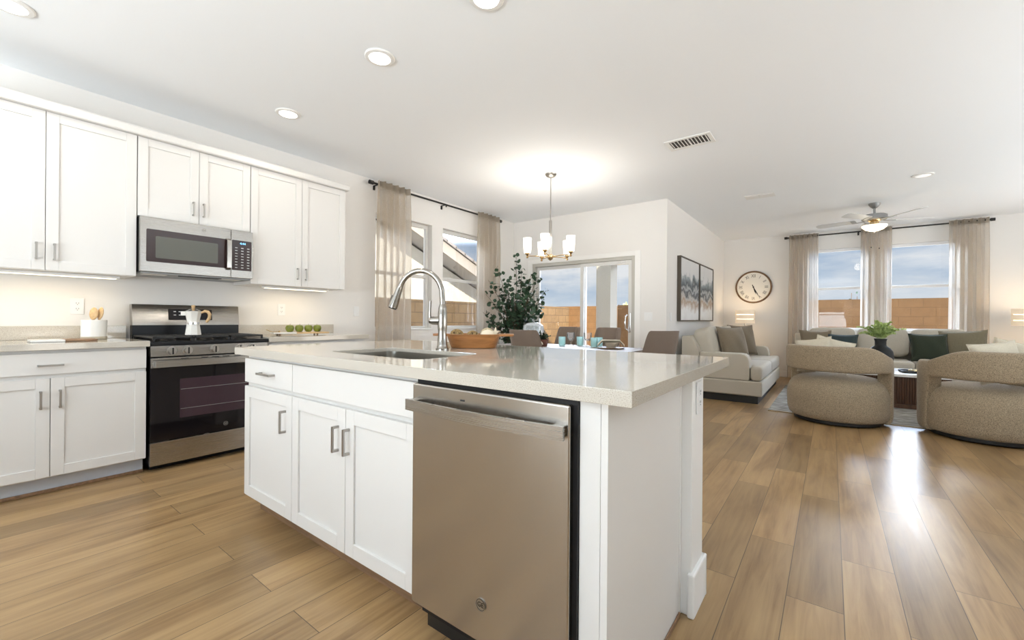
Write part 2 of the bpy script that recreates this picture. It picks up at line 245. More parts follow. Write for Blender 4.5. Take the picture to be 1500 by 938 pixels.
# ------------------------------------------------------------------ mesh helpers
class MB:
    """collects shapes and links them as ONE mesh object"""
    def __init__(s): s.bm = bmesh.new(); s.wn = False
    def _merge(s, b, mat=None):
        me = bpy.data.meshes.new('tmp'); 
        if mat is not None: b.transform(mat)
        b.to_mesh(me); b.free(); s.bm.from_mesh(me); bpy.data.meshes.remove(me); return s
    def box(s, x0, x1, y0, y1, z0, z1, bev=0, seg=2, mat=None):
        b = bmesh.new(); bmesh.ops.create_cube(b, size=1)
        for v in b.verts: v.co = ((x0 + x1) / 2 + v.co.x * (x1 - x0), (y0 + y1) / 2 + v.co.y * (y1 - y0), (z0 + z1) / 2 + v.co.z * (z1 - z0))
        if bev: s.wn = True; bmesh.ops.bevel(b, geom=b.edges[:], offset=bev, segments=seg, profile=.5, affect='EDGES')
        return s._merge(b, mat)
    def cyl(s, p0, p1, r0, r1=None, seg=24, caps=True):
        p0, p1 = Vector(p0), Vector(p1); d = p1 - p0; b = bmesh.new()
        bmesh.ops.create_cone(b, cap_ends=caps, segments=seg, radius1=r0, radius2=r0 if r1 is None else r1, depth=d.length)
        m = d.to_track_quat('Z', 'Y').to_matrix().to_4x4(); m.translation = (p0 + p1) / 2
        return s._merge(b, m)
    def sphere(s, c, r, seg=20, sc=(1, 1, 1)):
        b = bmesh.new(); bmesh.ops.create_uvsphere(b, u_segments=seg, v_segments=seg // 2 + 2, radius=r)
        return s._merge(b, Matrix.Translation(c) @ Matrix.Diagonal((*sc, 1)))
    def lathe(s, prof, c=(0, 0, 0), seg=40, mat=None):
        b = bmesh.new(); rows = []
        for r, z in prof:
            if r < 1e-5: rows.append([b.verts.new((0, 0, z))])
            else: rows.append([b.verts.new((r * math.cos(2 * PI * i / seg), r * math.sin(2 * PI * i / seg), z)) for i in range(seg)])
        for a, q in zip(rows, rows[1:]):
            for i in range(seg):
                j = (i + 1) % seg
                f = [a[i % len(a)], a[j % len(a)], q[j % len(q)], q[i % len(q)]]
                f = list(dict.fromkeys(f))
                if len(f) > 2: b.faces.new(f)
        bmesh.ops.recalc_face_normals(b, faces=b.faces[:])
        return s._merge(b, Matrix.Translation(c) @ (mat or Matrix.Identity(4)))
    def tube(s, pts, r, seg=10, closed=False):
        pts = [Vector(p) for p in pts]; n = len(pts); b = bmesh.new(); rings = []
        rs = r if isinstance(r, (list, tuple)) else [r] * n
        up = None
        for i, p in enumerate(pts):
            if closed: d = pts[(i + 1) % n] - pts[i - 1]
            else: d = pts[min(i + 1, n - 1)] - pts[max(i - 1, 0)]
            d.normalize()
            if up is None: up = Vector((0, 0, 1)) if abs(d.z) < .9 else Vector((1, 0, 0))
            x = up.cross(d); x = x.normalized() if x.length > 1e-4 else Vector((1, 0, 0)).cross(d).normalized()
            y = d.cross(x); up = y
            rings.append([b.verts.new(p + (x * math.cos(2 * PI * k / seg) + y * math.sin(2 * PI * k / seg)) * rs[i]) for k in range(seg)])
        for i in range(n if closed else n - 1):
            a, q = rings[i], rings[(i + 1) % n]
            for k in range(seg): b.faces.new((a[k], a[(k + 1) % seg], q[(k + 1) % seg], q[k]))
        if not closed: b.faces.new(rings[0][::-1]); b.faces.new(rings[-1])
        bmesh.ops.recalc_face_normals(b, faces=b.faces[:])
        return s._merge(b)
    def bar(s, pts, w, h, wdir):
        """rectangular bar swept along pts: w along wdir, h across"""
        pts = [Vector(p) for p in pts]; b = bmesh.new(); rings = []; n = len(pts); wd = Vector(wdir).normalized()
        for i, p in enumerate(pts):
            d = (pts[min(i + 1, n - 1)] - pts[max(i - 1, 0)]).normalized(); hd = d.cross(wd).normalized()
            rings.append([b.verts.new(p + wd * (w / 2) * a + hd * (h / 2) * c) for a, c in ((-1, -1), (1, -1), (1, 1), (-1, 1))])
        for a, q in zip(rings, rings[1:]):
            for k in range(4): b.faces.new((a[k], a[(k + 1) % 4], q[(k + 1) % 4], q[k]))
        b.faces.new(rings[0][::-1]); b.faces.new(rings[-1]); bmesh.ops.recalc_face_normals(b, faces=b.faces[:])
        return s._merge(b)
    def prism(s, poly, z0, z1, mat=None, bev=0, holes=()):
        b = bmesh.new(); es = []
        for lp in (poly, *holes):
            vs = [b.verts.new((x, y, z0)) for x, y in lp]
            es += [b.edges.new((vs[i], vs[(i + 1) % len(vs)])) for i in range(len(vs))]
        if holes: bmesh.ops.triangle_fill(b, use_beauty=True, edges=es)
        else: b.faces.new(b.verts[:])
        r = bmesh.ops.extrude_face_region(b, geom=b.faces[:])
        for v in r['geom']:
            if isinstance(v, bmesh.types.BMVert): v.co.z = z1
        bmesh.ops.recalc_face_normals(b, faces=b.faces[:])
        if bev:
            s.wn = True
            eds = [e for e in b.edges if len(e.link_faces) == 2 and e.calc_face_angle(0) > 1.0]
            bmesh.ops.bevel(b, geom=eds, offset=bev, segments=2, profile=.5, affect='EDGES')
        return s._merge(b, mat)
    def grid(s, fn, nu, nv, closed_u=False, thick=0):
        b = bmesh.new(); vs = [[b.verts.new(fn(i / (nu if closed_u else nu - 1), j / (nv - 1))) for j in range(nv)] for i in range(nu)]
        for i in range(nu if closed_u else nu - 1):
            for j in range(nv - 1): b.faces.new((vs[i][j], vs[(i + 1) % nu][j], vs[(i + 1) % nu][j + 1], vs[i][j + 1]))
        bmesh.ops.recalc_face_normals(b, faces=b.faces[:])
        if thick: bmesh.ops.solidify(b, geom=b.faces[:], thickness=thick)
        return s._merge(b)
    def puff(s, c, size, e=5, n=14, mat=None, bulge=0.0):
        """soft rounded block (superellipsoid)"""
        b = bmesh.new(); bmesh.ops.create_cube(b, size=2); bmesh.ops.subdivide_edges(b, edges=b.edges[:], cuts=n, use_grid_fill=True)
        for v in b.verts:
            p = v.co; x, y, z = p
            k = (abs(x) ** e + abs(y) ** e + abs(z) ** e) ** (-1 / e)
            q = Vector((x, y, z)) * k
            if bulge: q.z *= 1 + bulge * (1 - q.x ** 2) * (1 - q.y ** 2)
            v.co = (q.x * size[0] / 2, q.y * size[1] / 2, q.z * size[2] / 2)
        return s._merge(b, Matrix.Translation(c) @ (mat or Matrix.Identity(4)))
    def pillow(s, a, bb, th, mat=None, n=17):
        """throw cushion with pointed corners: lies in XZ, thickness along Y"""
        def side(sg):
            def fn(u, v):
                x, z = u * 2 - 1, v * 2 - 1
                t_ = th / 2 * max(0, (1 - x * x) * (1 - z * z)) ** .42
                wr = 1 + .05 * math.sin(7 * x + 3 * z)
                return Vector((a / 2 * x * (1 - .09 * (1 - z * z)), sg * t_ * wr, bb / 2 * z * (1 - .09 * (1 - x * x))))
            return fn
        m2 = MB(); m2.grid(side(1), n, n); m2.grid(side(-1), n, n); bmesh.ops.remove_doubles(m2.bm, verts=m2.bm.verts[:], dist=1e-4)
        bmesh.ops.recalc_face_normals(m2.bm, faces=m2.bm.faces[:])
        return s._merge(m2.bm, mat)
    def build(s, name, mat, parent=None, angle=35, smooth=True):
        me = bpy.data.meshes.new(name)
        s.bm.to_mesh(me); s.bm.free()
        me.materials.append(MATS[mat])
        if smooth:
            me.shade_smooth(); me.set_sharp_from_angle(angle=D2R(angle))
        o = bpy.data.objects.new(name, me); COL.objects.link(o)
        if smooth and s.wn:
            wm = o.modifiers.new('weighted_normals', 'WEIGHTED_NORMAL'); wm.keep_sharp = True; wm.weight = 100
        if parent: o.parent = parent
        return o
def tag(o, label, cat, group=None):
    o['label'] = label; o['category'] = cat
    if group: o['group'] = group
    return o
def thing(name, label, cat, loc=(0, 0, 0), rz=0, group=None):
    o = bpy.data.objects.new(name, None); COL.objects.link(o); o.empty_display_size = .1
    o.location = loc; o.rotation_euler = (0, 0, D2R(rz)); return tag(o, label, cat, group)
def struct(name, mb, mat, parent=None):
    o = mb.build(name, mat, parent, smooth=False)
    o['kind'] = 'structure'; return o
def copy_thing(root, loc, rz, label, group=None):
    def cp(o, par):
        c = o.copy(); COL.objects.link(c); c.parent = par
        for ch in [q for q in bpy.data.objects if q.parent == o]: cp(ch, c)
        return c
    kids = [q for q in bpy.data.objects if q.parent == root]
    r = root.copy(); COL.objects.link(r)
    for k in kids: cp(k, r)
    r.location = loc; r.rotation_euler = (0, 0, D2R(rz)); r['label'] = label
    if group: r['group'] = group
    return r
def text_mesh(txt, size, depth=.0006, align='CENTER'):
    cu = bpy.data.curves.new('t', 'FONT'); cu.body = txt; cu.size = size; cu.extrude = depth; cu.align_x = align; cu.align_y = 'CENTER'
    o = bpy.data.objects.new('t', cu); COL.objects.link(o); bpy.context.view_layer.update()
    me = bpy.data.meshes.new_from_object(o); bpy.data.objects.remove(o); bpy.data.curves.remove(cu)
    b = bmesh.new(); b.from_mesh(me); bpy.data.meshes.remove(me); return b
RX90 = Matrix.Rotation(PI / 2, 4, 'X')     # lays XY text upright, facing -Y
def rrect(x0, x1, y0, y1, r, n=6):
    out = []
    for cx, cy, a0 in ((x1 - r, y1 - r, 0), (x0 + r, y1 - r, 90), (x0 + r, y0 + r, 180), (x1 - r, y0 + r, 270)):
        for i in range(n + 1):
            a = D2R(a0 + 90 * i / n); out.append((cx + r * math.cos(a), cy + r * math.sin(a)))
    return out
def emblem(parent, x, y, z, r, face='steel_brushed', ink='ink'):
    """round appliance emblem with its two-letter monogram, facing -Y"""
    m = MB(); m.cyl((x, y, z), (x, y - .002, z), r, seg=32)
    e = m.build('emblem', face, parent)
    m = MB(); m.tube([(x + r * .86 * math.cos(2 * PI * i / 32), y - .0022, z + r * .86 * math.sin(2 * PI * i / 32)) for i in range(32)], r * .05, 6, closed=True)
    m._merge(text_mesh('GE', r * 1.05), Matrix.Translation((x, y - .0024, z)) @ RX90)
    m.build('monogram', ink, e); return e

# ------------------------------------------------------------------ room shell
XK, YD, XL, YB, CH = -4.39, 5.88, -1.79, 9.72, 2.74
XR, YR = 4.0, -3.2
T = .16
def wall_x(name, x, t, y0, y1, openings, mat='wall_paint', z1=CH):
    """wall in plane x (room face at x, thickness t signed); openings (y0,y1,z0,z1) sorted"""
    m = MB(); xa, xb = min(x, x + t), max(x, x + t); c = y0
    for a, b_, za, zb in openings:
        m.box(xa, xb, c, a, 0, z1)
        if za > 0: m.box(xa, xb, a, b_, 0, za)
        m.box(xa, xb, a, b_, zb, z1); c = b_
    m.box(xa, xb, c, y1, 0, z1); return struct(name, m, mat)
def wall_y(name, y, t, x0, x1, openings, mat='wall_paint', z1=CH):
    m = MB(); ya, yb = min(y, y + t), max(y, y + t); c = x0
    for a, b_, za, zb in openings:
        m.box(c, a, ya, yb, 0, z1)
        if za > 0: m.box(a, b_, ya, yb, 0, za)
        m.box(a, b_, ya, yb, zb, z1); c = b_
    m.box(c, x1, ya, yb, 0, z1); return struct(name, m, mat)
KW1, KW2 = (3.09, 3.995, .93, 2.36), (4.2, 5.105, .93, 2.36)
wall_x('wall_left', XK, -T, YR - T, YD + T, [KW1, KW2])
DOOR = (-4.0, -2.235, 0, 2.0)
wall_y('wall_dining', YD, T, XK, XL, [DOOR])
wall_x('wall_living_left', XL, -T, YD + T, YB + T, [])
LW1, LW2 = (-.38, .53, .92, 2.41), (.73, 1.64, .92, 2.41)
wall_y('wall_back', YB, T, XL, XR, [LW1, LW2])
wall_x('wall_right', XR, T, YR - T, YB + T, [(.8, 4.4, .25, 2.45), (5.8, 8.6, .25, 2.45)])
wall_y('wall_rear', YR, -T, XK, XR, [(-2.9, .5, .25, 2.45)])
m = MB(); m.box(XK - T, XR + T, YR - T, YB + T, -.1, 0); struct('floor', m, 'floor_planks')
m = MB(); m.box(XK - T, XR + T, YR - T, YD + T, CH, CH + .2); m.box(XL - T, XR + T, YD + T, YB + T, CH, CH + .2); struct('ceiling', m, 'ceiling_paint')
m = MB()
for x0, x1, y0, y1 in ((XK - .5, XR + .5, YR - .5, YD + .6), (XL - .5, XR + .5, YD + .6, YB + .5)): m.box(x0, x1, y0, y1, CH + .21, 4.2)
struct('roof', m, 'stucco')  # unseen roof mass, height chosen to shade the fence behind the living room
m = MB(); m.box(-40, 40, -40, 60, -.32, -.12); struct('ground', m, 'gravel')
# skirting boards
def skirt(name, segs):
    m = MB()
    for x0, x1, y0, y1 in segs: m.box(x0, x1, y0, y1, 0, .115, .004)
    struct(name, m, 'trim_white')
skirt('baseboard_back', [(XL, XR, YB - .014, YB)])
skirt('baseboard_living_left', [(XL, XL + .014, YD, YB - .014)])
skirt('baseboard_dining', [(-2.13, XL + .014, YD - .014, YD), (XK, -4.1, YD - .014, YD)])
skirt('baseboard_left', [(XK, XK + .014, 2.55, YD - .014)])
skirt('baseboard_right', [(XR - .014, XR, YR, YB - .014)])
# windows (frame, meeting rail, pane), set back in plain plaster reveals
def window_x(n, x, y0, y1, z0, z1, d, mat):
    """window in a wall of plane x; d = outward sign"""
    root = MB(); xa = x + d * .075; xb = x + d * .125; f = .045; lo, hi = min(xa, xb), max(xa, xb)
    for a, b_, c, e in ((y0, y0 + f, z0, z1), (y1 - f, y1, z0, z1), (y0 + f, y1 - f, z0, z0 + f), (y0 + f, y1 - f, z1 - f, z1)): root.box(lo, hi, a, b_, c, e, .004)
    o = struct('window_%d' % n, root, mat)
    m = MB(); zm = (z0 + z1) / 2 + .005; m.box(lo + .005, hi - .005, y0 + f, y1 - f, zm - .022, zm + .022, .004); m.build('meeting_rail', mat, o, smooth=False)
    m = MB(); m.box(x + d * .098, x + d * .102, y0 + f, y1 - f, z0 + f, z1 - f); m.build('pane', 'window_glass', o, smooth=False)
    m = MB(); m.box(min(x - d * .012, x + d * .074), max(x - d * .012, x + d * .074), y0 + .002, y1 - .002, z0 - .0, z0 + .018, .004); m.build('sill', 'trim_white', o)
def window_y(n, y, x0, x1, z0, z1, d, mat):
    root = MB(); lo, hi = sorted((y + d * .075, y + d * .125)); f = .045
    for a, b_, c, e in ((x0, x0 + f, z0, z1), (x1 - f, x1, z0, z1), (x0 + f, x1 - f, z0, z0 + f), (x0 + f, x1 - f, z1 - f, z1)): root.box(a, b_, lo, hi, c, e, .004)
    o = struct('window_%d' % n, root, mat)
    m = MB(); zm = (z0 + z1) / 2 + .02; m.box(x0 + f, x1 - f, lo + .005, hi - .005, zm - .022, zm + .022, .004); m.build('meeting_rail', mat, o, smooth=False)
    m = MB(); m.box(x0 + f, x1 - f, *sorted((y + d * .098, y + d * .102)), z0 + f, z1 - f); m.build('pane', 'window_glass', o, smooth=False)
    m = MB(); m.box(x0 + .002, x1 - .002, *sorted((y - d * .012, y + d * .074)), z0, z0 + .018, .004); m.build('sill', 'trim_white', o)
window_x(1, XK, *KW1, -1, 'vinyl'); window_x(2, XK, *KW2, -1, 'vinyl')
window_y(3, YB, *LW1, 1, 'vinyl_white'); window_y(4, YB, *LW2, 1, 'vinyl_white')
window_x(5, XR, .8, 4.4, .25, 2.45, 1, 'vinyl_white'); window_x(7, XR, 5.8, 8.6, .25, 2.45, 1, 'vinyl_white'); window_y(6, YR, -2.9, .5, .25, 2.45, -1, 'vinyl_white')  # unseen windows, added to go with the ceiling fill lamps
# sliding glass door
x0, x1, _, zt = DOOR
m = MB(); f = .05
for a, b_, c, e in ((x0, x0 + f, 0, zt), (x1 - f, x1, 0, zt), (x0 + f, x1 - f, zt - f, zt), (x0 + f, x1 - f, 0, .04)): m.box(a, b_, YD + .0, YD + .12, c, e, .003)
door = struct('door_1', m, 'vinyl_tan')
def leaf(name, a, b_, ya, yb, wdt):
    m = MB(); z0, z1 = .042, zt - f - .002
    for p, q, c, e in ((a, a + wdt, z0, z1), (b_ - wdt, b_, z0, z1), (a + wdt, b_ - wdt, z0, z0 + .08), (a + wdt, b_ - wdt, z1 - .05, z1)): m.box(p, q, ya, yb, c, e, .003)
    o = m.build(name, 'vinyl', door, smooth=False)
    m = MB(); m.box(a + wdt, b_ - wdt, (ya + yb) / 2 - .003, (ya + yb) / 2 + .003, z0 + .08, z1 - .05); m.build('pane', 'window_glass', o, smooth=False); return o
leaf('fixed_panel', x0 + f, -3.045, YD + .068, YD + .108, .045)
sl = leaf('sliding_panel', -3.115, x1 - f, YD + .018, YD + .058, .055)
m = MB(); hx = x1 - f - .028
m.tube([(hx - .03, YD + .012, .93), (hx - .045, YD - .03, .955), (hx - .05, YD - .045, 1.04), (hx - .045, YD - .03, 1.125), (hx - .03, YD + .012, 1.15)], .009, 10); m.box(hx - .02, hx + .015, YD + .006, YD + .018, .90, 1.18, .004)
m.build('handle', 'chrome', sl)
m = MB(); m.cyl((x1 - f - .16, YD + .008, zt - f - .03), (x1 - f - .10, YD + .008, zt - f - .03), .009, seg=14); m.build('stop_clip', 'plastic_white', sl)
m = MB(); w_ = .085
for a, b_, c, e in ((x1, x1 + w_, 0, zt + .07), (x0 - w_, x0, 0, zt + .07), (x0, x1, zt, zt + .07)): m.box(a, b_, YD - .012, YD, c, e, .003)
struct('trim_1', m, 'trim_white')

# ------------------------------------------------------------------ kitchen cabinets (local frame: front faces -Y, x runs right)
def shaker(x0, x1, z0, z1, y=0.0, st=.058):
    m = MB(); t_ = .02
    m.box(x0, x0 + st, y, y + t_, z0, z1, .0018); m.box(x1 - st, x1, y, y + t_, z0, z1, .0018)
    m.box(x0 + st, x1 - st, y, y + t_, z0, z0 + st, .0018); m.box(x0 + st, x1 - st, y, y + t_, z1 - st, z1, .0018)
    m.box(x0 + st - .003, x1 - st + .003, y + .009, y + t_ - .001, z0 + st - .003, z1 - st + .003); return m
def slab(x0, x1, z0, z1, y=0.0):
    m = MB(); m.box(x0, x1, y, y + .02, z0, z1, .002); return m
def pull(parent, x, z, L=.108, vert=True, y=0.0, mat='nickel'):
    m = MB(); w_ = .011; p = .03
    if vert:
        m.box(x - w_ / 2, x + w_ / 2, y - p, y - p + .008, z - L / 2, z + L / 2, .0012)
        for s_ in (-1, 1): m.box(x - w_ / 2, x + w_ / 2, y - p + .006, y + .001, z + s_ * (L / 2 - .0055) - .0055, z + s_ * (L / 2 - .0055) + .0055, .001)
    else:
        m.box(x - L / 2, x + L / 2, y - p, y - p + .008, z - w_ / 2, z + w_ / 2, .0012)
        for s_ in (-1, 1): m.box(x + s_ * (L / 2 - .0055) - .0055, x + s_ * (L / 2 - .0055) + .0055, y - p + .006, y + .001, z - w_ / 2, z + w_ / 2, .001)
    return m.build('handle', mat, parent)
def base_cabinet(name, label, loc, rz, w, doors, drawers, depth=.60, toe_mat='toe_kick', toe=.105, group=None, hz=.578):
    """doors / drawers: lists of (x0,x1,handle x or None)"""
    c = thing(name, label, 'cabinet', loc, rz, group)
    m = MB(); m.box(0, w, .0205, depth, toe, .874); m.build('body', 'cabinet_white', c, smooth=False)
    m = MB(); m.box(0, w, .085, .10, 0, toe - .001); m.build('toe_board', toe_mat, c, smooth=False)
    for a, b_, hx in doors:
        d = shaker(a + .0015, b_ - .0015, toe + .008, .705).build('door', 'cabinet_white', c); 
        if hx is not None: pull(d, hx, hz)
    for a, b_, hx in drawers:
        d = slab(a + .0015, b_ - .0015, .728, .856).build('drawer', 'cabinet_white', c)
        if hx is not None: pull(d, hx, .783, vert=False)
    return c
XB = -3.74
base_cabinet('base_cabinet', 'white two-door base cabinet with one wide drawer, left of the range', (XB, -.088, 0), 90, .905, [(0, .4575, .4175), (.4575, .905, .4975)], [(0, .905, .458)], depth=.645)
base_cabinet('base_cabinet', 'white base cabinet right of the range, mostly hidden behind the island', (XB, 1.604, 0), 90, .915, [(0, .4575, .4175), (.4575, .915, .4975)], [(0, .915, .458)], depth=.645)
m = MB()
for y0_, y1_ in ((-.088, .817), (1.604, 2.519)): m.box(XB - .0845, XB - .070, y0_, y1_, 0, .02, .004)
struct('trim_2', m, 'walnut')
def worktop(name, label, y0, y1):
    c = thing(name, label, 'worktop', (XB + .028, y0, 0), 90)
    m = MB(); m.box(0, y1 - y0, 0, .672, .8745, .914, .003); m.build('slab', 'quartz', c)
    m = MB(); m.box(0, y1 - y0, .654, .676, .9145, 1.008, .002); m.build('backsplash', 'quartz', c)
worktop('kitchen_worktop', 'pale quartz worktop with low backsplash, left of the range', -.10, .829)
worktop('kitchen_worktop', 'pale quartz worktop with low backsplash under the apples, right of the range', 1.597, 2.545)
XU = -4.02
def upper(label, y0, y1, zb, split, hx, hz):
    c = thing('wall_cabinet', label, 'cabinet', (XU, y0, 0), 90, 'white wall cabinets over the range wall'); w = y1 - y0
    m = MB(); m.box(0, w, .0205, .365, zb, 2.405); m.build('body', 'cabinet_white', c, smooth=False)
    for a, b_, h in ((0, split, hx[0]), (split, w, hx[1])):
        d = shaker(a + .0015, b_ - .0015, zb + .003, 2.39).build('door', 'cabinet_white', c); pull(d, h, hz)
    return c
upper('tall white wall cabinet left of the microwave, at the photo edge', -.08, .817, 1.37, .4505, (.411, .49), 1.492)
upper('short white wall cabinet directly above the microwave', .820, 1.567, 1.812, .375, (.335, .403), 1.928)
upper('tall white wall cabinet right of the microwave, next to the curtain', 1.570, 2.463, 1.37, .4455, (.404, .482), 1.49)
m = MB(); m.prism([(XU + .035, 2.392), (XU + .04, 2.40), (XU + .04, 2.44), (XU + .03, 2.452), (XU - .1, 2.452), (XU - .1, 2.392)], .085, -2.485, Matrix(((1, 0, 0, 0), (0, 0, -1, 0), (0, 1, 0, 0), (0, 0, 0, 1))))
m.box(XK + .001, XU - .02, -.08, 2.47, 2.4055, 2.452); struct('trim_3', m, 'cabinet_white')
def under_light(label, y, L):
    c = thing('under_cabinet_light', label, 'light', (-4.16, y, 1.369), 90, 'warm strip lights under the wall cabinets')
    m = MB(); m.box(-L / 2, L / 2, -.03, .03, -.018, 0, .003); m.build('housing', 'plastic_white', c)
    m = MB(); m.box(-L / 2 + .02, L / 2 - .02, -.022, .022, -.0205, -.0182); m.build('diffuser', 'strip_glow', c)
    light('strip_lamp', 'AREA', (0, 0, -.024), 1.1, (1, .80, .54), c, size=L - .05, size_y=.04, shape='RECTANGLE')
under_light('slim warm under-cabinet light above the utensil crock', .40, .70); under_light('slim warm under-cabinet light above the apples', 2.04, .62)

# ---- microwave (over the range)
c = thing('microwave', 'stainless over-range microwave with black window and keypad', 'microwave', (-3.955, .822, 1.395), 90); w, h_ = .742, .41
m = MB(); m.box(0.002, w - .002, .03, .428, .012, h_); m.build('body', 'black_metal', c, smooth=False)
m = MB(); m.box(0, .575, 0, .03, .012, h_ - .002, .004); d = m.build('door', 'steel_horizontal', c)
m = MB(); m.prism(rrect(.035, .545, .085, .322, .008), 0, .0025, Matrix.Translation((0, 0, 0)) @ RX90); m.build('door_glass', 'micro_glass', d)
m = MB(); m.prism(rrect(.087, .482, .115, .275, .008), .0026, .0036, RX90); m.build('viewing_window', 'micro_window', d)
emblem(c, .388, -.0005, .366, .0135)
m = MB(); m.bar([(.552, .0, .075), (.552, -.03, .09), (.552, -.038, .20), (.552, -.03, .31), (.552, 0, .325)], .030, .009, (1, 0, 0)); m.build('handle', 'steel_vertical', d)
m = MB(); m.box(.577, w, 0, .03, .012, h_ - .002, .004); cp = m.build('control_panel', 'steel_horizontal', c)
m = MB(); m.prism(rrect(.583, .730, .075, .325, .006), 0, .0025, RX90); kp = m.build('keypad', 'micro_glass', c)
m = MB(); m._merge(text_mesh('4:44', .026), Matrix.Translation((.662, -.0036, .300)) @ RX90); m.build('clock_display', 'clock_glow', kp)
for r_ in range(8):
    for k in range(3):
        x, z = .614 + .045 * k, .262 - .0235 * r_; m = MB(); m.box(x - .009, x + .009, -.0032, -.0022, z - .0028, z + .0028); m.build('key', 'key_mark', kp, smooth=False)
m = MB(); m.box(.01, w - .01, .02, .42, 0, .0115, .002)
m.build('underside', 'grey_metal', c)
for x in (.10, .60):
    m = MB(); m.box(x - .07, x + .07, .05, .13, -.004, -.0005, .001); m.build('task_lens', 'ivory_plate', c)
m = MB(); m.prism([(.23, 0.03), (.52, .03), (.50, .10), (.25, .10)], -.006, -.0005); m.build('vent_grille', 'black_metal', c, smooth=False)

# ---- gas range
c = thing('gas_range', 'stainless gas range with black oven door and cast iron grates', 'range', (-3.725, .834, 0), 90); w = .756
m = MB(); m.box(0.001, w - .001, .03, .60, .05, .875); m.box(.02, w - .02, .09, .58, 0.0, .05); m.build('body', 'black_enamel', c, smooth=False)
m = MB(); m.box(0, w, 0, .03, .045, .205, .004); m.build('storage_drawer', 'steel_horizontal', c)
m = MB(); m.box(0, w, 0, .03, .210, .722, .003); m.box(0, w, -.001, .03, .722, .792, .003); d = m.build('oven_door', 'black_glass', c)
m = MB(); m.box(.0, w, -.004, .001, .723, .791, .0015); m.build('top_strip', 'steel_horizontal', d)
m = MB(); m.prism(rrect(.165, .635, .355, .635, .006), .0001, .002, RX90); m.build('oven_window', 'oven_window', d)
m = MB()
for z in (.42, .56): m.cyl((.17, -.0025, z), (.63, -.0025, z), .0015, seg=8)
m.build('oven_rack', 'grey_metal', d)
emblem(c, .455, -.0005, .262, .017, 'black_metal', 'grey_metal')
m = MB(); m.bar([(.015, -.004, .752), (.02, -.04, .752), (.2, -.047, .752), (w / 2, -.05, .752), (w - .2, -.047, .752), (w - .02, -.04, .752), (w - .015, -.004, .752)], .045, .012, (0, 0, 1)); m.build('handle', 'steel_horizontal', d)
for x in (.17, .29, .36, .43, .51, .59):
    m = MB(); m.box(x, x + .045, -.0052, -.0035, .778, .783); m.build('vent_slot', 'ink', d, smooth=False)
m = MB(); m.box(0, w, 0, .06, .800, .875, .003); cp = m.build('control_panel', 'steel_horizontal', c)
for x in (.117, .209, .378, .545, .637):
    m = MB(); m.cyl((x, 0, .838), (x, -.004, .838), .031, seg=32); m.cyl((x, -.003, .838), (x, -.03, .838), .0255, .0225, seg=32); k = m.build('knob', 'steel_brushed', cp)
    m = MB(); m.box(x - .0045, x + .0045, -.034, -.029, .815, .861, .001); m.build('pointer', 'black_metal', k)
m = MB(); m.box(-.004, w + .004, -.012, .612, .876, .905, .006); m.build('cooktop', 'black_enamel', c)
for gx0, gx1 in ((.02, .255), (.262, .494), (.501, .736)):
    m = MB(); z0, z1 = .924, .938
    for y in (.04, .54): m.box(gx0, gx1, y, y + .014, z0, z1, .003)
    for x in (gx0, gx1 - .014): m.box(x, x + .014, .04, .554, z0, z1, .003)
    for i in range(1, 8): y = .04 + i * .0625; m.box(gx0 + .012, gx1 - .012, y, y + .010, z0 + .002, z1, .002)
    mid = (gx0 + gx1) / 2; m.box(mid - .006, mid + .006, .05, .545, z0, z1 + .001, .002)
    for x in (gx0, gx1 - .014):
        for y in (.04, .54): m.box(x, x + .014, y, y + .014, .9055, z0 + .002, .002)
    m.build('grate', 'cast_iron', c)
for x in (.137, .378, .618):
    for y in (.17, .42):
        m = MB(); m.lathe([(0, .920), (.034, .920), (.038, .915), (.044, .913), (.048, .9055), (0, .9055)], (x, y, 0), 24); m.build('burner', 'black_metal', c)
m = MB(); m.prism([(.54, 1.012), (.615, 1.012), (.64, 1.165), (.632, 1.175), (.575, 1.175), (.568, 1.168)], .012, w - .012, Matrix(((0, 0, 1, 0), (1, 0, 0, 0), (0, 1, 0, 0), (0, 0, 0, 1)))); bgd = m.build('backguard', 'steel_horizontal', c)
m = MB(); m.box(.012, w - .012, .555, .615, .905, 1.0115); m.build('backguard_base', 'black_enamel', c, smooth=False)
TB = Matrix.Translation((0, .552, 1.085)) @ Matrix.Rotation(D2R(-10.4), 4, 'X')
m = MB(); m.prism(rrect(.235, .535, -.032, .058, .003), -.002, .004, TB @ RX90); dp = m.build('display_panel', 'black_glass', c)
for r_ in range(2):
    for k in range(4): m = MB(); m.box(.268 + .034 * k, .284 + .034 * k, -.0055, -.004, .005 + .028 * r_, .011 + .028 * r_, mat=TB); m.build('key', 'key_mark', dp, smooth=False)

# ------------------------------------------------------------------ island
YI = .979
def isl(name, label, x0, w, doors, drawers, hollow=False):
    c = thing(name, label, 'cabinet', (x0, YI, 0), 0); m = MB()
    if hollow:
        for q in ((0, .018, .0205, .60, .105, .874), (w - .018, w, .0205, .60, .105, .874), (.018, w - .018, .0205, .60, .105, .123), (.018, w - .018, .588, .60, .123, .874), (.018, w - .018, .0205, .036, .70, .874)): m.box(*q)
    else: m.box(0, w, .0205, .60, .105, .874)
    m.build('body', 'cabinet_white', c, smooth=False)
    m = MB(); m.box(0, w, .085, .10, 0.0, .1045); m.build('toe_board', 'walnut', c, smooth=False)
    for a, b_, hx in doors:
        d = shaker(a + .0015, b_ - .0015, .113, .706).build('door', 'cabinet_white', c); pull(d, hx, .578, y=0)
    for a, b_, hx in drawers:
        d = slab(a + .0015, b_ - .0015, .728, .857).build('drawer', 'cabinet_white', c)
        if hx is not None: pull(d, hx, .790, L=.15, vert=False)
    return c
isl('island_cabinet', 'white island cabinet with one drawer over one door, at the end near the range', -2.568, .533, [(0, .533, .468)], [(0, .533, .28)])
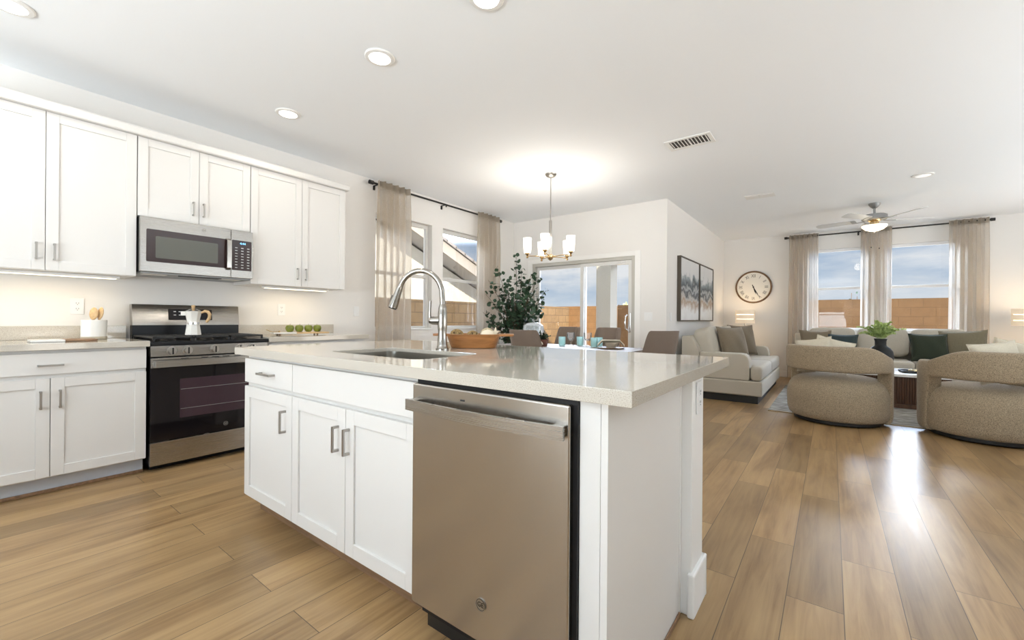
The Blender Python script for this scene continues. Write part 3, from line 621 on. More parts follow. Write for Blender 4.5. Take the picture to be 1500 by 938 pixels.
cs = isl('sink_cabinet', 'white two-door island cabinet under the sink with a false drawer front', -2.0345, .892, [(0, .449, .396), (.449, .892, .475)], [(0, .892, None)], hollow=True)
# dishwasher
c = thing('dishwasher', 'stainless dishwasher built into the island with curved bar handle', 'dishwasher', (-1.140, YI - .028, 0), 0); w = .624
m = MB(); m.box(.004, w - .004, .05, .60, .06, .868); m.box(.006, w, .0205, .052, .10, .872); m.build('tub', 'black_enamel', c, smooth=False)
m = MB(); m.box(0.003, w - .014, 0, .05, .118, .8605, .006, 3); d = m.build('door', 'dishwasher_steel', c)
m = MB(); m.box(.01, w - .02, .07, .085, 0, .112); m.build('kick_plate', 'black_metal', c, smooth=False)
hw = w - .012
m = MB(); m.bar([(.004 + (hw - .008) * i / 16, -.026 - .018 * math.sin(PI * i / 16), .793) for i in range(17)], .036, .010, (0, 0, 1))
for x in (.022, hw - .03): m.box(x - .016, x + .016, -.024, .002, .777, .809, .003)
m.build('handle', 'steel_horizontal', d)
m = MB(); m.box(.228, .245, -.0012, .001, .826, .831); m.build('indicator', 'ink', d, smooth=False)
emblem(c, .318, -.0005, .235, .019, 'nickel', 'black_metal')
# end panel and knee wall
c = thing('island_end_panel', 'plain white end panel of the island beside the dishwasher', 'panel', (-.515, YI, 0), 0)
m = MB(); m.box(0, .058, .0, .02, .0, .874, .0015); m.build('filler_strip', 'cabinet_white', c)
m = MB(); m.box(.0585, .078, .0, .625, .0, .874, .0015); m.build('panel', 'cabinet_white', c)
m = MB(); m.box(.0785, .084, .02, .625, 0, .02, .003); m.build('shoe_moulding', 'walnut', c)
m = MB(); m.box(-2.55, -.452, 1.606, 1.628, 0, .874); m.box(-2.55, -.400, 1.6285, 1.79, 0, .874, .004); struct('wall_island', m, 'trim_white')
m = MB(); m.box(-.452, -.436, 1.6065, 1.628, 0, .874, .003); m.box(-.412, -.386, 1.6125, 1.806, 0, .16, .007); m.box(-2.55, -.386, 1.7905, 1.806, 0, .16, .004); struct('baseboard_island', m, 'trim_white')
def plate(name, label, cat, loc, rz, kind, group=None, w=.07, h_=.115):
    """wall plate, faces -Y locally; kind outlet or switch(es)"""
    c = thing(name, label, cat, loc, rz, group)
    m = MB(); m.box(-w / 2, w / 2, -.006, 0, -h_ / 2, h_ / 2, .002); m.build('cover_plate', 'plastic_white', c)
    if kind == 'outlet':
        for s_ in (-1, 1):
            m = MB(); m.prism(rrect(-.017, .017, s_ * .02 - .014, s_ * .02 + .014, .01), .006, .008, RX90); so = m.build('socket', 'plastic_white', c)
            m = MB(); z = s_ * .02
            for x in (-.006, .006): m.box(x - .0012, x + .0012, -.0086, -.0078, z - .001, z + .008)
            m.cyl((0, -.0078, z - .007), (0, -.0086, z - .007), .0025, seg=12); m.build('slots', 'slot_dark', so)
    else:
        n = 2 if w > .1 else 1
        for i in range(n):
            x = (i - (n - 1) / 2) * .046; m = MB(); m.box(x - .0165, x + .0165, -.0075, -.0055, -.033, .033, .001); m.box(x - .013, x + .013, -.0105, -.007, -.028, .002, .002); m.build('rocker', 'plastic_white', c)
    return c
plate('wall_outlet', 'white outlet on the end post of the island', 'outlet', (-.3995, 1.708, .79), 90, 'outlet', w=.07, h_=.12)
plate('wall_outlet', 'white outlet on the backsplash wall above the left worktop', 'outlet', (XK + .0005, .564, 1.15), 90, 'outlet')
plate('wall_outlet', 'white outlet on the wall above the apples', 'outlet', (XK + .0005, 2.0, 1.157), 90, 'outlet')
plate('light_switch', 'single white wall switch between wall cabinet and curtain', 'switch', (XK + .0005, 2.838, 1.157), 90, 'switch')
plate('light_switch', 'double white wall switch right of the sliding glass door', 'switch', (-2.04, YD - .0005, 1.13), 0, 'switch', w=.116)
plate('light_switch', 'white wall switch beside the framed pictures', 'switch', (XL + .0005, 6.06, 1.13), 90, 'switch')
# island worktop with sink cut-out
c = thing('island_worktop', 'large polished quartz island worktop with a sink cut-out', 'worktop', (-2.638, .953, 0), 0)
SX0, SX1, SY0, SY1 = .655, 1.315, .178, .56
m = MB(); m.prism([(0, 0), (2.271, 0), (2.271, 1.177), (0, 1.177)], .8745, .914, bev=.0025, holes=[rrect(SX0, SX1, SY0, SY1, .05)[::-1]]); m.build('slab', 'quartz', c)
c = thing('kitchen_sink', 'undermount stainless sink set in the island worktop', 'sink', (-2.638, .953, 0), 0)
m = MB(); ps = [rrect(SX0 + .0008, SX1 - .0008, SY0 + .0008, SY1 - .0008, .05), rrect(SX0 + .003, SX1 - .003, SY0 + .003, SY1 - .003, .05), rrect(SX0 + .012, SX1 - .012, SY0 + .012, SY1 - .012, .05), rrect(SX0 + .05, SX1 - .05, SY0 + .05, SY1 - .05, .05)]
zs = [.896, .8955, .70, .672]; b = bmesh.new(); rings = [[b.verts.new((x, y, z)) for x, y in p] for p, z in zip(ps, zs)]
for a_, q_ in zip(rings, rings[1:]):
    for i in range(len(a_)): j = (i + 1) % len(a_); b.faces.new((a_[i], a_[j], q_[j], q_[i]))
b.faces.new(rings[-1]); bmesh.ops.recalc_face_normals(b, faces=b.faces[:]); bmesh.ops.reverse_faces(b, faces=b.faces[:]); m._merge(b); m.build('bowl', 'sink_steel', c)
m = MB(); m.lathe([(0, .676), (.025, .674), (.045, .677), (.05, .673)], ((SX0 + SX1) / 2, (SY0 + SY1) / 2, 0), 24); m.build('drain', 'chrome', c)
# faucet: local x runs from base towards the spout (over the sink)
c = thing('kitchen_faucet', 'brushed nickel gooseneck pull-down faucet standing behind the sink', 'faucet', (-1.655, 1.583, .914), 0)
fd = Vector((-.86, -.51, 0)).normalized()
def fp(s_, z, o=0): return tuple(fd * s_ + Vector((-fd.y, fd.x, 0)) * o + Vector((0, 0, z)))
m = MB(); m.lathe([(0, 0), (.034, 0), (.034, .008), (.030, .012), (.026, .03), (.022, .09), (.024, .11), (.0255, .135), (.0245, .185), (.022, .22), (.018, .235), (.0135, .245), (0, .245)], seg=32); m.build('base', 'faucet_nickel', c)
pts = [fp(0, .23), fp(0, .26), fp(.002, .285)] + [fp(.122 - .12 * math.cos(a), .292 + .13 * math.sin(a)) for a in [D2R(k) for k in range(10, 165, 8)]]
m = MB(); m.tube(pts, .0145, 16); m.build('neck', 'faucet_nickel', c)
e0 = Vector(pts[-1]); dr = (Vector(pts[-1]) - Vector(pts[-2])).normalized(); e1 = e0 + dr * .04; e2 = e0 + dr * .115
m = MB(); m.tube([e0 - dr * .004, e0 + dr * .012, e1, e0 + dr * .09, e2], [.015, .0175, .019, .0245, .0255], 20); h_ = m.build('spray_head', 'faucet_nickel', c)
m = MB(); m.tube([e2 - dr * .002, e2 + dr * .006], .0215, 20); m.build('nozzle', 'black_metal', h_)
sd = fd.cross(Vector((0, 0, 1))); m = MB(); q = e0 + dr * .075 + fd * .022; m.tube([q - dr * .03, q + dr * .022], .007, 8); m.build('spray_button', 'black_metal', h_)
m = MB(); hv = Vector((-.86, -.5, 0)).normalized(); m.tube([hv * .015 + Vector((0, 0, .155)), hv * .055 + Vector((0, 0, .155)), hv * .072 + Vector((0, 0, .155))], [.023, .022, .015], 16)
m.tube([hv * .066 + Vector((0, 0, .145)), hv * .069 + Vector((0, 0, .19)), hv * .066 + Vector((0, 0, .262))], [.0085, .006, .0055], 10); m.build('lever_handle', 'faucet_nickel', c)

# ------------------------------------------------------------------ things on the kitchen worktops
c = thing('moka_pot', 'white stovetop coffee pot with wooden handle and knob, on the range', 'coffee pot', (-3.975, 1.148, .9395), 60)
def oct_(prof, rot=22.5): return [(r, z) for r, z in prof]
m = MB(); m.lathe([(0, 0), (.052, 0), (.053, .004), (.043, .075), (.043, .083), (0, .083)], seg=8); m.build('boiler', 'pot_white', c, angle=20)
m = MB(); m.lathe([(.0435, .0832), (.046, .0832), (.046, .098), (.0435, .098), (0, .098), (0, .0832)], seg=32); m.build('collar', 'chrome', c)
m = MB(); m.lathe([(0, .0982), (.041, .0982), (.040, .104), (.055, .178), (.057, .182), (0, .182)], seg=8)
m.prism([(-.018, .0), (.018, 0), (.006, .034), (-.006, .034)], .150, .182, Matrix.Rotation(PI / 2, 4, 'Z') @ Matrix.Translation((0, .044, 0))); m.build('pitcher', 'pot_white', c, angle=20)
m = MB(); m.lathe([(0, .206), (.012, .205), (.03, .197), (.054, .186), (.056, .1825), (0, .1825)], seg=8); m.build('lid', 'chrome', c, angle=20)
m = MB(); m.lathe([(0, .232), (.011, .230), (.014, .222), (.009, .2065), (0, .2065)], seg=20); m.build('lid_knob', 'light_wood', c)
m = MB(); m.tube([(.050, 0, .172), (.075, 0, .185), (.096, 0, .18), (.107, 0, .160), (.104, 0, .130), (.088, 0, .102), (.084, 0, .098)], [.007, .011, .012, .012, .012, .010, .008], 12); m.build('handle', 'light_wood', c)
c = thing('utensil_crock', 'white oval crock with a tan foot, holding wooden spoons', 'crock', (-4.20, .625, .9145), 90)
def oval(prof, sx, seg=40): return Matrix.Diagonal((sx, 1, 1, 1))
m = MB(); m.lathe([(0, 0), (.056, 0), (.058, .003), (.058, .020), (0, .020)], mat=Matrix.Diagonal((1.2, 1, 1, 1))); m.build('foot', 'crock_tan', c)
m = MB(); m.lathe([(0, .0205), (.0575, .0205), (.0575, .136), (.056, .138), (.053, .136), (.052, .03), (0, .03)], mat=Matrix.Diagonal((1.2, 1, 1, 1))); m.build('vessel', 'crock_white', c)
def spoon(label, x, lean, h_):
    t = thing('wooden_spoon', label, 'spoon', (-4.20, .625 + x, .946), 90, 'wooden spoons in the utensil crock')
    m = MB(); d = Vector((lean, .05, 1)).normalized()
    m.tube([d * (h_ * k) for k in (0, .3, .62, .7)], [.006, .006, .007, .009], 10); m.build('stick', 'light_wood', t)
    rot = d.to_track_quat('Z', 'Y').to_matrix().to_4x4(); m = MB(); m.sphere((0, 0, 0), .036, 20, (.82, .3, 1.25)); b = m.bm; b.transform(Matrix.Translation(d * (h_ * .82)) @ rot); m.build('spoon_head', 'light_wood', t)
spoon('wooden spoon leaning rightmost in the white crock, broad head in front', .012, .14, .19); spoon('wooden spoon half hidden behind another spoon in the white crock', -.01, .06, .185)
c = thing('serving_board', 'thin marble and wood serving board beside the utensil crock', 'board', (-3.99, .43, .9145), 90)
m = MB(); m.box(-.13, .02, -.09, .09, 0, .014, .004); m.build('marble_half', 'marble_white', c); m = MB(); m.box(.0205, .17, -.09, .09, 0, .014, .004); m.build('wood_half', 'walnut', c)
c = thing('serving_board', 'marble and wood board under the row of green apples', 'board', (-4.10, 2.06, .9145), 77)
m = MB()
m.box(-.255, -.06, -.075, .075, .012, .026, .003); m.build('marble_half', 'marble_white', c)
m = MB(); m.box(-.0595, .235, -.075, .075, .012, .026, .003); m.build('wood_half', 'light_wood', c)
for x, y in ((-.2, -.05), (-.2, .05), (.13, -.05), (.13, .05)): m = MB(); m.lathe([(0, 0), (.008, 0), (.010, .012), (0, .012)], (x, y, 0), 14); m.build('foot', 'walnut', c)
m = MB(); m.tube([(-.215, -.05, .032)] + [(-.27 - .045 * math.sin(a), -.05 + .03 * math.cos(a) - .03, .031 + .022 * math.sin(a)) for a in [PI * k / 8 for k in range(9)]] + [(-.215, -.06, .032)], .0028, 6); m.sphere((-.205, -.055, .034), .009); m.build('cord_loop', 'twine', c)
def apple(label, first=None, loc=None, rz=0):
    if first: return copy_thing(first, loc, rz, label)
    t = thing('green_apple', label, 'apple', loc, rz, 'green apples in a row on the board'); m = MB()
    m.lathe([(0, .006), (.012, .001), (.022, .003), (.033, .016), (.0385, .034), (.037, .050), (.028, .063), (.016, .067), (.007, .063), (0, .056)], seg=28); m.build('fruit', 'apple_green', t)
    m = MB(); m.tube([(0, 0, .057), (.002, 0, .068), (.007, .002, .078)], [.0013, .0014, .002], 6); m.build('stem', 'stem_brown', t); return t
bd = Vector((-4.10, 2.06, .9145)); ad_ = Vector((-math.sin(D2R(-13)) * -1, math.cos(D2R(13)), 0))
ax = Vector((math.cos(D2R(77)), math.sin(D2R(77)), 0)); a0 = None
for i, (s_, lb) in enumerate(((-.105, 'leftmost green apple, next to the cord loop'), (-.022, 'second green apple from the left in the row'), (.061, 'third green apple from the left in the row'), (.142, 'rightmost green apple, nearest the end of the wooden board'))):
    p = bd + ax * s_ + Vector((0, 0, .0262))
    if a0 is None: a0 = apple(lb, loc=p, rz=0)
    else: apple(lb, a0, p, 70 * i)
# wooden trough on the island, its balls and shells
BC = Vector((-1.648, 1.826, .9145)); BRZ = 36
c = thing('dough_bowl', 'long wooden trough bowl with flared handles, behind the faucet', 'bowl', BC, BRZ)
BSC = .85; b = bmesh.new(); n = 44; rings = []
def bp_(hx, hy, z, e=3.2):
    o = []
    for i in range(n):
        a = 2 * PI * i / n; ca, sa = math.cos(a), math.sin(a); o.append(b.verts.new((BSC * hx * math.copysign(abs(ca) ** (2 / e), ca), hy * math.copysign(abs(sa) ** (2 / e), sa), z)))
    return o
for hx, hy, z in ((.148, .082, 0), (.152, .086, .003), (.175, .103, .060), (.180, .107, .076), (.176, .103, .079), (.166, .094, .074), (.140, .074, .014), (.12, .06, .010)): rings.append(bp_(hx, hy, z))
for a_, q_ in zip(rings, rings[1:]):
    for i in range(n): j = (i + 1) % n; b.faces.new((a_[i], a_[j], q_[j], q_[i]))
b.faces.new(rings[0][::-1]); b.faces.new(rings[-1]); bmesh.ops.recalc_face_normals(b, faces=b.faces[:]); m = MB(); m._merge(b); m.build('trough', 'bowl_wood', c)
for s_ in (-1, 1): m = MB(); m.prism(rrect(-.03, .065, -.055, .055, .022), .067, .080, Matrix.Translation((s_ * .166, 0, .0)) @ Matrix.Diagonal((s_, 1, 1, 1)), bev=.003); m.build('handle', 'bowl_wood', c)
def bw(x, y, z): return BC + Matrix.Rotation(D2R(BRZ), 3, 'Z') @ Vector((x * BSC, y, z))
def vine_ball(label, p, r, base, strand, seed):
    rd = random.Random(seed); t = thing('vine_ball', label, 'decorative ball', p, 0, 'woven vine balls in the wooden trough')
    m = MB(); m.sphere((0, 0, 0), r * .90, 20); m.build('core', base, t)
    m = MB()
    for k in range(26):
        ax_ = Vector((rd.gauss(0, 1), rd.gauss(0, 1), rd.gauss(0, 1))).normalized(); u = ax_.orthogonal().normalized(); v = ax_.cross(u); off = rd.uniform(-.45, .45); rr_ = math.sqrt(1 - off * off)
        m.tube([(ax_ * off + (u * math.cos(2 * PI * i / 18) + v * math.sin(2 * PI * i / 18)) * rr_) * r * .955 for i in range(18)], r * .05, 5, closed=True)
    o = m.build('woven_strands', strand, t); return t
vine_ball('brown woven vine ball at the left end of the trough', bw(-.117, 0, .062), .044, 'vine_dark', 'dried_vine', 1); vine_ball('dark woven ball in the middle of the trough', bw(-.010, .012, .058), .040, 'vine_dark', 'dried_vine', 2); vine_ball('cream woven vine ball, tallest in the trough', bw(.088, .035, .072), .042, 'vine_dark', 'cream_vine', 3)
c = thing('seashell', 'cream rounded seashell at the right end of the wooden trough', 'shell', bw(.095, -.045, .078), 20); m = MB(); m.lathe([(0, -.018), (.02, -.016), (.034, -.004), (.036, .002), (.028, .016), (.012, .025), (0, .027)], seg=26, mat=Matrix.Diagonal((1.1, .8, 1, 1))); m.build('shell_dome', 'shell', c)
c = thing('starfish', 'small spiky tan starfish upright at the right end of the trough', 'starfish', bw(.142, .01, .072), 10); m = MB(); pl = []
for i in range(10): a = PI / 2 + PI * i / 5; r = .034 if i % 2 == 0 else .013; pl.append((r * math.cos(a), r * math.sin(a)))
m.prism(pl, -.005, .005, Matrix.Rotation(D2R(-12), 4, 'X') @ Matrix.Translation((0, 0, .014)) @ RX90, bev=.0015); m.build('body', 'shell', c)

# ------------------------------------------------------------------ curtains
def curtain_rod(label, p0, p1, brackets, wall):
    c = thing('curtain_rod', label, 'curtain rod', p0); d = Vector(p1) - Vector(p0); u = d.normalized()
    m = MB(); m.cyl((0, 0, 0), d, .012, seg=16); m.build('pole', 'black_metal', c)
    for q, s_ in ((Vector((0, 0, 0)), -1), (d, 1)): m = MB(); m.cyl(q, q + u * s_ * .012, .016, seg=20); m.cyl(q + u * s_ * .012, q + u * s_ * .06, .024, seg=24); m.build('finial', 'black_metal', c)
    for k in brackets:
        q = d * k; m = MB(); wv = Vector(wall); m.box(-.012, .012, -.012, .012, -.05, .0, .002, mat=Matrix.Translation(q + wv * .985)); m.tube([q, q + wv * .99], .007, 8); m.tube([q + Vector((0, 0, -.03)), q + Vector((0, 0, .004))], .009, 8); m.build('bracket', 'black_metal', c)
def curtain(label, base, du, width, z0, z1, pleats, seed, group, gather=.075, flare=0, part=None):
    """pleated sheer panel: runs from base along unit du; cloth waves across the rod"""
    rd = random.Random(seed); ph = [rd.uniform(0, 6.28) for _ in range(5)]; u = Vector(du); nrm = Vector((-u.y, u.x, 0)); off_ = -nrm * .036 if u.x > .5 else nrm * -.036
    c = thing('curtain', label, 'curtain', base, 0, group)
    def fn(zlo, zhi, amp):
        def f(s_, v):
            z = zlo + (zhi - zlo) * v; k = (z1 - z) / (z1 - z0); s2 = s_ + .012 * math.sin(2 * PI * s_ * 3 + ph[0]) * k
            w_ = math.sin(2 * PI * pleats * s2 + ph[1]) * .62 + .3 * math.sin(2 * PI * pleats * 2.03 * s2 + ph[2] + 1.2 * k) * (1 - .5 * k) + .25 * math.sin(2 * PI * 1.3 * s2 + ph[3]) * k
            x = (s_ - .5) * (width + flare * k) + width / 2
            return u * x + off_ + nrm * (w_ * (amp[0] + (amp[1] - amp[0]) * min(1, k * 5))) + Vector((0, 0, z))
        return f
    m = MB(); m.grid(fn(z0, z1 - .085, (gather * .55, gather)), pleats * 16, 26); m.build('panel', 'sheer_linen', c, angle=80)
    m = MB(); m.grid(fn(z1 - .0845, z1, (gather * .55, gather)), pleats * 16, 5); m.build('header', 'linen_header', c, angle=80); return c
G1 = 'linen curtains at the kitchen window'; G2 = 'linen curtains at the living room windows'
curtain_rod('black curtain rod with round end caps above the kitchen windows', (XK + .10, 2.99, 2.665), (XK + .10, 5.33, 2.665), (.03, .5, .97), (-.10, 0, 0))
curtain('sheer taupe curtain nearest the wall cabinets, left of the kitchen windows', (XK + .10, 3.02, 0), (0, 1, 0), .46, .02, 2.70, 5, 1, G1, flare=.02)
curtain('sheer taupe curtain beside the tall plant, right of the kitchen windows', (XK + .10, 4.80, 0), (0, 1, 0), .48, .02, 2.70, 5, 2, G1, flare=.03)
curtain_rod('black curtain rod across the two living room windows', (-.66, YB - .10, 2.665), (1.94, YB - .10, 2.665), (.03, .40, .97), (0, .10, 0))
curtain('sheer taupe curtain left of the living room windows, nearest the clock', (-.64, YB - .10, 0), (1, 0, 0), .45, .02, 2.70, 6, 3, G2, flare=.03)
curtain('sheer curtain hanging between the two living room windows, behind the fern', (.41, YB - .10, 0), (1, 0, 0), .41, .02, 2.70, 5, 4, G2)
curtain('sheer taupe curtain right of the living room windows, at the photo right', (1.49, YB - .10, 0), (1, 0, 0), .44, .02, 2.70, 5, 5, G2, flare=.02)

# ------------------------------------------------------------------ ceiling lights and vents
def downlight(label, x, y, lit=True, vis=True):
    c = thing('recessed_light', label, 'ceiling light', (x, y, CH), 0, 'round recessed ceiling lights')
    m = MB(); m.lathe([(.064, -.0005), (.092, -.0005), (.094, -.004), (.088, -.010), (.066, -.012), (.064, -.0005)], seg=40); m.build('trim_ring', 'trim_white', c)
    m = MB(); m.lathe([(0, -.001), (.0645, -.001), (.0655, -.011), (.05, -.014), (0, -.016)], seg=40); m.build('lens', 'downlight_lens' if lit else 'lens_dim', c)
    if lit: light('lamp', 'AREA', (0, 0, -.02), DOWN_W, DOWN_C, c, size=.11, shape='DISK')
downlight('bright round ceiling light at the top left corner of the photo', -3.51, .19)
downlight('bright round ceiling light nearest the wall cabinets, above the right end of the microwave', -3.53, 1.65)
downlight('bright round ceiling light above the sink, between two others', -2.30, 1.64)
downlight('bright round ceiling light cut off by the top edge of the photo', -1.43, 1.66)
downlight('dim round ceiling light right of the ceiling fan', .82, 6.59, lit=False)
c = thing('air_vent', 'white louvred air vent in the ceiling, larger of the two', 'vent', (-1.055, 4.12, CH), 0)
m = MB(); fr = [(-.20, .20, -.125, -.09), (-.20, .20, .09, .125), (-.20, -.165, -.09, .09), (.165, .20, -.09, .09), (-.006, .006, -.09, .09)]
for a, b_, q, e in fr: m.box(a, b_, q, e, -.012, -.0005, .003)
m.build('frame', 'trim_white', c)
m = MB(); m.box(-.165, .165, -.09, .09, -.002, -.0005); m.build('backing', 'slot_dark', c, smooth=False)
for i in range(11):
    for s_ in (-1, 1):
        x = -.15 + .03 * i
        if abs(x) < .01: continue
        m = MB(); m.box(-.009, .009, .004 if s_ > 0 else -.088, .088 if s_ > 0 else -.004, -.001, .001, mat=Matrix.Translation((x, 0, -.008)) @ Matrix.Rotation(D2R(38), 4, 'Y')); m.build('louvre', 'trim_white', c, smooth=False)
c = thing('air_vent', 'small white ceiling register in front of the living room corner', 'vent', (-.763, 6.46, CH), 0)
m = MB(); m.box(-.17, .17, -.10, .10, -.008, -.0005, .003); m.build('frame', 'trim_white', c)
for s_ in (-1, 1): m = MB(); m.box(-.145 if s_ < 0 else .006, -.006 if s_ < 0 else .145, -.075, .075, -.013, -.0085, .002); m.build('louvre_panel', 'plastic_white', c)

# ------------------------------------------------------------------ chandelier
c = thing('chandelier', 'five-light chandelier with frosted glass shades above the dining table', 'chandelier', (-2.563, 4.125, CH), 0)
m = MB(); m.lathe([(0, -.045), (.02, -.044), (.05, -.03), (.064, -.012), (.066, -.0005), (0, -.0005)]); m.build('canopy', 'nickel', c)
m = MB(); m.cyl((0, 0, -.04), (0, 0, -.53), .006, seg=12); m.build('rod', 'nickel', c)
m = MB(); m.lathe([(0, -.525), (.012, -.528), (.017, -.54), (.0165, -.92), (0, -.92)], seg=20); m.build('sleeve', 'nickel', c)
m = MB(); m.lathe([(0, -.918), (.022, -.92), (.034, -.935), (.036, -.955), (.024, -.975), (.010, -.985), (0, -.99)], seg=24); m.build('hub', 'brass', c)
for k in range(5):
    a = D2R(216.95 + 72 * k); d = Vector((math.cos(a), math.sin(a), 0)); R_ = .262
    m = MB(); m.tube([d * .02 + Vector((0, 0, -.945)), d * .14 + Vector((0, 0, -.938)), d * R_ + Vector((0, 0, -.938))], .0055, 8); ar = m.build('arm', 'brass', c)
    m = MB(); m.lathe([(0, -.965), (.010, -.962), (.014, -.952), (.008, -.942), (.012, -.93), (.026, -.915), (.027, -.905), (0, -.905)], d * R_, 20); m.build('socket_cup', 'brass', ar)
    m = MB(); m.lathe([(0, -.9045), (.036, -.9045), (.041, -.89), (.046, -.78), (.048, -.735), (.0455, -.735), (.0435, -.78), (.0385, -.888), (0, -.895)], d * R_, 28); m.build('glass_shade', 'shade_glow', c)
    light('bulb', 'POINT', tuple(d * R_ + Vector((0, 0, -.70))), 5.0, (1, .94, .85), c, size=.03)

# ------------------------------------------------------------------ ceiling fan
c = thing('ceiling_fan', 'white five-blade ceiling fan with grey motor and lit glass bowl', 'ceiling fan', (.479, 7.791, CH), 0)
m = MB(); m.lathe([(0, -.075), (.02, -.073), (.045, -.05), (.066, -.022), (.07, -.0005), (0, -.0005)]); m.build('canopy', 'grey_metal', c)
m = MB(); m.cyl((0, 0, -.07), (0, 0, -.15), .014, seg=16); m.build('downrod', 'grey_metal', c)
m = MB(); m.lathe([(0, -.145), (.03, -.147), (.05, -.155), (.125, -.163), (.14, -.172), (.142, -.225), (.13, -.235), (0, -.235)]); m.build('motor_housing', 'grey_metal', c)
m = MB(); m.lathe([(0, -.2355), (.075, -.236), (.07, -.25), (.05, -.262), (.05, -.30), (.075, -.312), (0, -.312)]); m.build('switch_housing', 'brass', c)
m = MB(); m.lathe([(0, -.395), (.012, -.394), (.05, -.388), (.10, -.368), (.135, -.335), (.142, -.3125), (0, -.3125)]); m.build('glass_bowl', 'bowl_glow', c)
m = MB(); m.lathe([(0, -.412), (.008, -.41), (.013, -.402), (.013, -.3955), (0, -.3955)], seg=16); m.build('finial', 'grey_metal', c)
for x, L in ((-.04, .62), (.045, .64)):
    m = MB(); m.cyl((x, -.125, -.33), (x, -.125, -L), .0012, seg=6); ch = m.build('pull_chain', 'grey_metal', c)
    m = MB(); m.lathe([(0, -.022), (.006, -.018), (.005, -.004), (0, 0)], (x, -.125, -L), 12); m.build('chain_fob', 'matt_black', ch)
for k in range(5):
    a = 20 + 72 * k; rm = Matrix.Rotation(D2R(a), 4, 'Z')
    m = MB(); m.box(.11, .24, -.022, .022, -.2475, -.2415, .002, mat=rm); m.box(.19, .25, -.045, .045, -.2475, -.2415, .002, mat=rm @ Matrix.Rotation(D2R(11), 4, 'X')); ir = m.build('blade_iron', 'grey_metal', c)
    pl = [(.20, -.052), (.32, -.060), (.58, -.072), (.64, -.066), (.668, -.04), (.675, 0), (.668, .04), (.64, .066), (.58, .072), (.32, .060), (.20, .052)]
    m = MB(); m.prism(pl, -.2405, -.234, rm @ Matrix.Rotation(D2R(11), 4, 'X')); m.build('blade', 'fan_white', c)
light('bulb', 'POINT', (0, 0, -.47), 3, (1, .86, .66), c, size=.08)

# ------------------------------------------------------------------ dining set
TX0, TX1, TY0, TY1 = -3.50, -1.65, 3.75, 4.90
c = thing('dining_table', 'grey-brown rectangular dining table set for a meal, behind the island', 'table', ((TX0 + TX1) / 2, (TY0 + TY1) / 2, 0), 0)
hw, hd_ = (TX1 - TX0) / 2, (TY1 - TY0) / 2
m = MB(); m.prism(rrect(-hw, hw, -hd_, hd_, .08), .712, .75, bev=.004); m.build('tabletop', 'table_wood', c)
m = MB(); m.box(-hw + .14, hw - .14, -hd_ + .12, hd_ - .12, .64, .7115, .004); m.build('apron', 'table_wood', c)
for sx_ in (-1, 1):
    for sy_ in (-1, 1): m = MB(); m.cyl((sx_ * (hw - .16), sy_ * (hd_ - .14), .7115), (sx_ * (hw - .12), sy_ * (hd_ - .10), 0), .036, .022, seg=16); m.build('leg', 'table_wood', c)
def dining_chair(label, loc, rz):
    c = thing('dining_chair', label, 'chair', loc, rz, 'wrap-back dining chairs around the table')
    m = MB()
    def fn(off):
        def f(u, v):
            a = (u - .5) * 2; ph = a * D2R(112); k = abs(a)
            hx, hy = .235 - off, .235 - off
            e = 2 / 3.0
            x = BSC * hx * math.copysign(abs(math.sin(ph)) ** e, math.sin(ph)); y = -hy * math.copysign(abs(math.cos(ph)) ** e, math.cos(ph))
            tk = max(0, min(1, (k - .40) / .45)); top = .975 - .33 * tk * tk * (3 - 2 * tk); zb = .40
            z = zb + (top - zb) * v; s_ = 1 + .06 * (v - .3)
            return Vector((x * s_ * (1 - .12 * v * max(0, k - .3)), y * s_ - .085 * v * v, z))
        return f
    nu, nv = 41, 12; b = bmesh.new(); A = [[b.verts.new(fn(0)(i / (nu - 1), j / (nv - 1))) for j in range(nv)] for i in range(nu)]; B_ = [[b.verts.new(fn(.04)(i / (nu - 1), j / (nv - 1))) for j in range(nv)] for i in range(nu)]
    for i in range(nu - 1):
        for j in range(nv - 1): b.faces.new((A[i][j], A[i + 1][j], A[i + 1][j + 1], A[i][j + 1])); b.faces.new((B_[i][j], B_[i][j + 1], B_[i + 1][j + 1], B_[i + 1][j]))
        b.faces.new((A[i][-1], A[i + 1][-1], B_[i + 1][-1], B_[i][-1])); b.faces.new((A[i][0], B_[i][0], B_[i + 1][0], A[i + 1][0]))
    for i in (0, nu - 1):
        for j in range(nv - 1): b.faces.new((A[i][j], A[i][j + 1], B_[i][j + 1], B_[i][j]))
    bmesh.ops.recalc_face_normals(b, faces=b.faces[:]); m._merge(b); m.build('backrest', 'chair_taupe', c, angle=60)
    m = MB(); m.puff((0, .01, .44), (.43, .46, .10), 4.5, 8); m.build('seat', 'chair_taupe', c)
    for sx_ in (-1, 1):
        for sy_ in (-1, 1): m = MB(); m.cyl((sx_ * .16, sy_ * .15, .395), (sx_ * .22, sy_ * .20, 0), .017, .011, seg=14); m.build('leg', 'chair_wood', c)
    return c
ch0 = dining_chair('brown-grey dining chair on the near side of the table, its back rising over the island', (-2.43, 3.68, 0), 0)
copy_thing(ch0, (-2.40, 5.10, 0), 180, 'brown-grey dining chair on the far side of the table, right of the teal glasses')
copy_thing(ch0, (-3.00, 5.10, 0), 180, 'brown-grey dining chair on the far side of the table, behind the glass cake dome')
copy_thing(ch0, (-1.52, 4.40, 0), 52, 'brown-grey dining chair at the right end of the table, seen from the side')
TZ = .7505
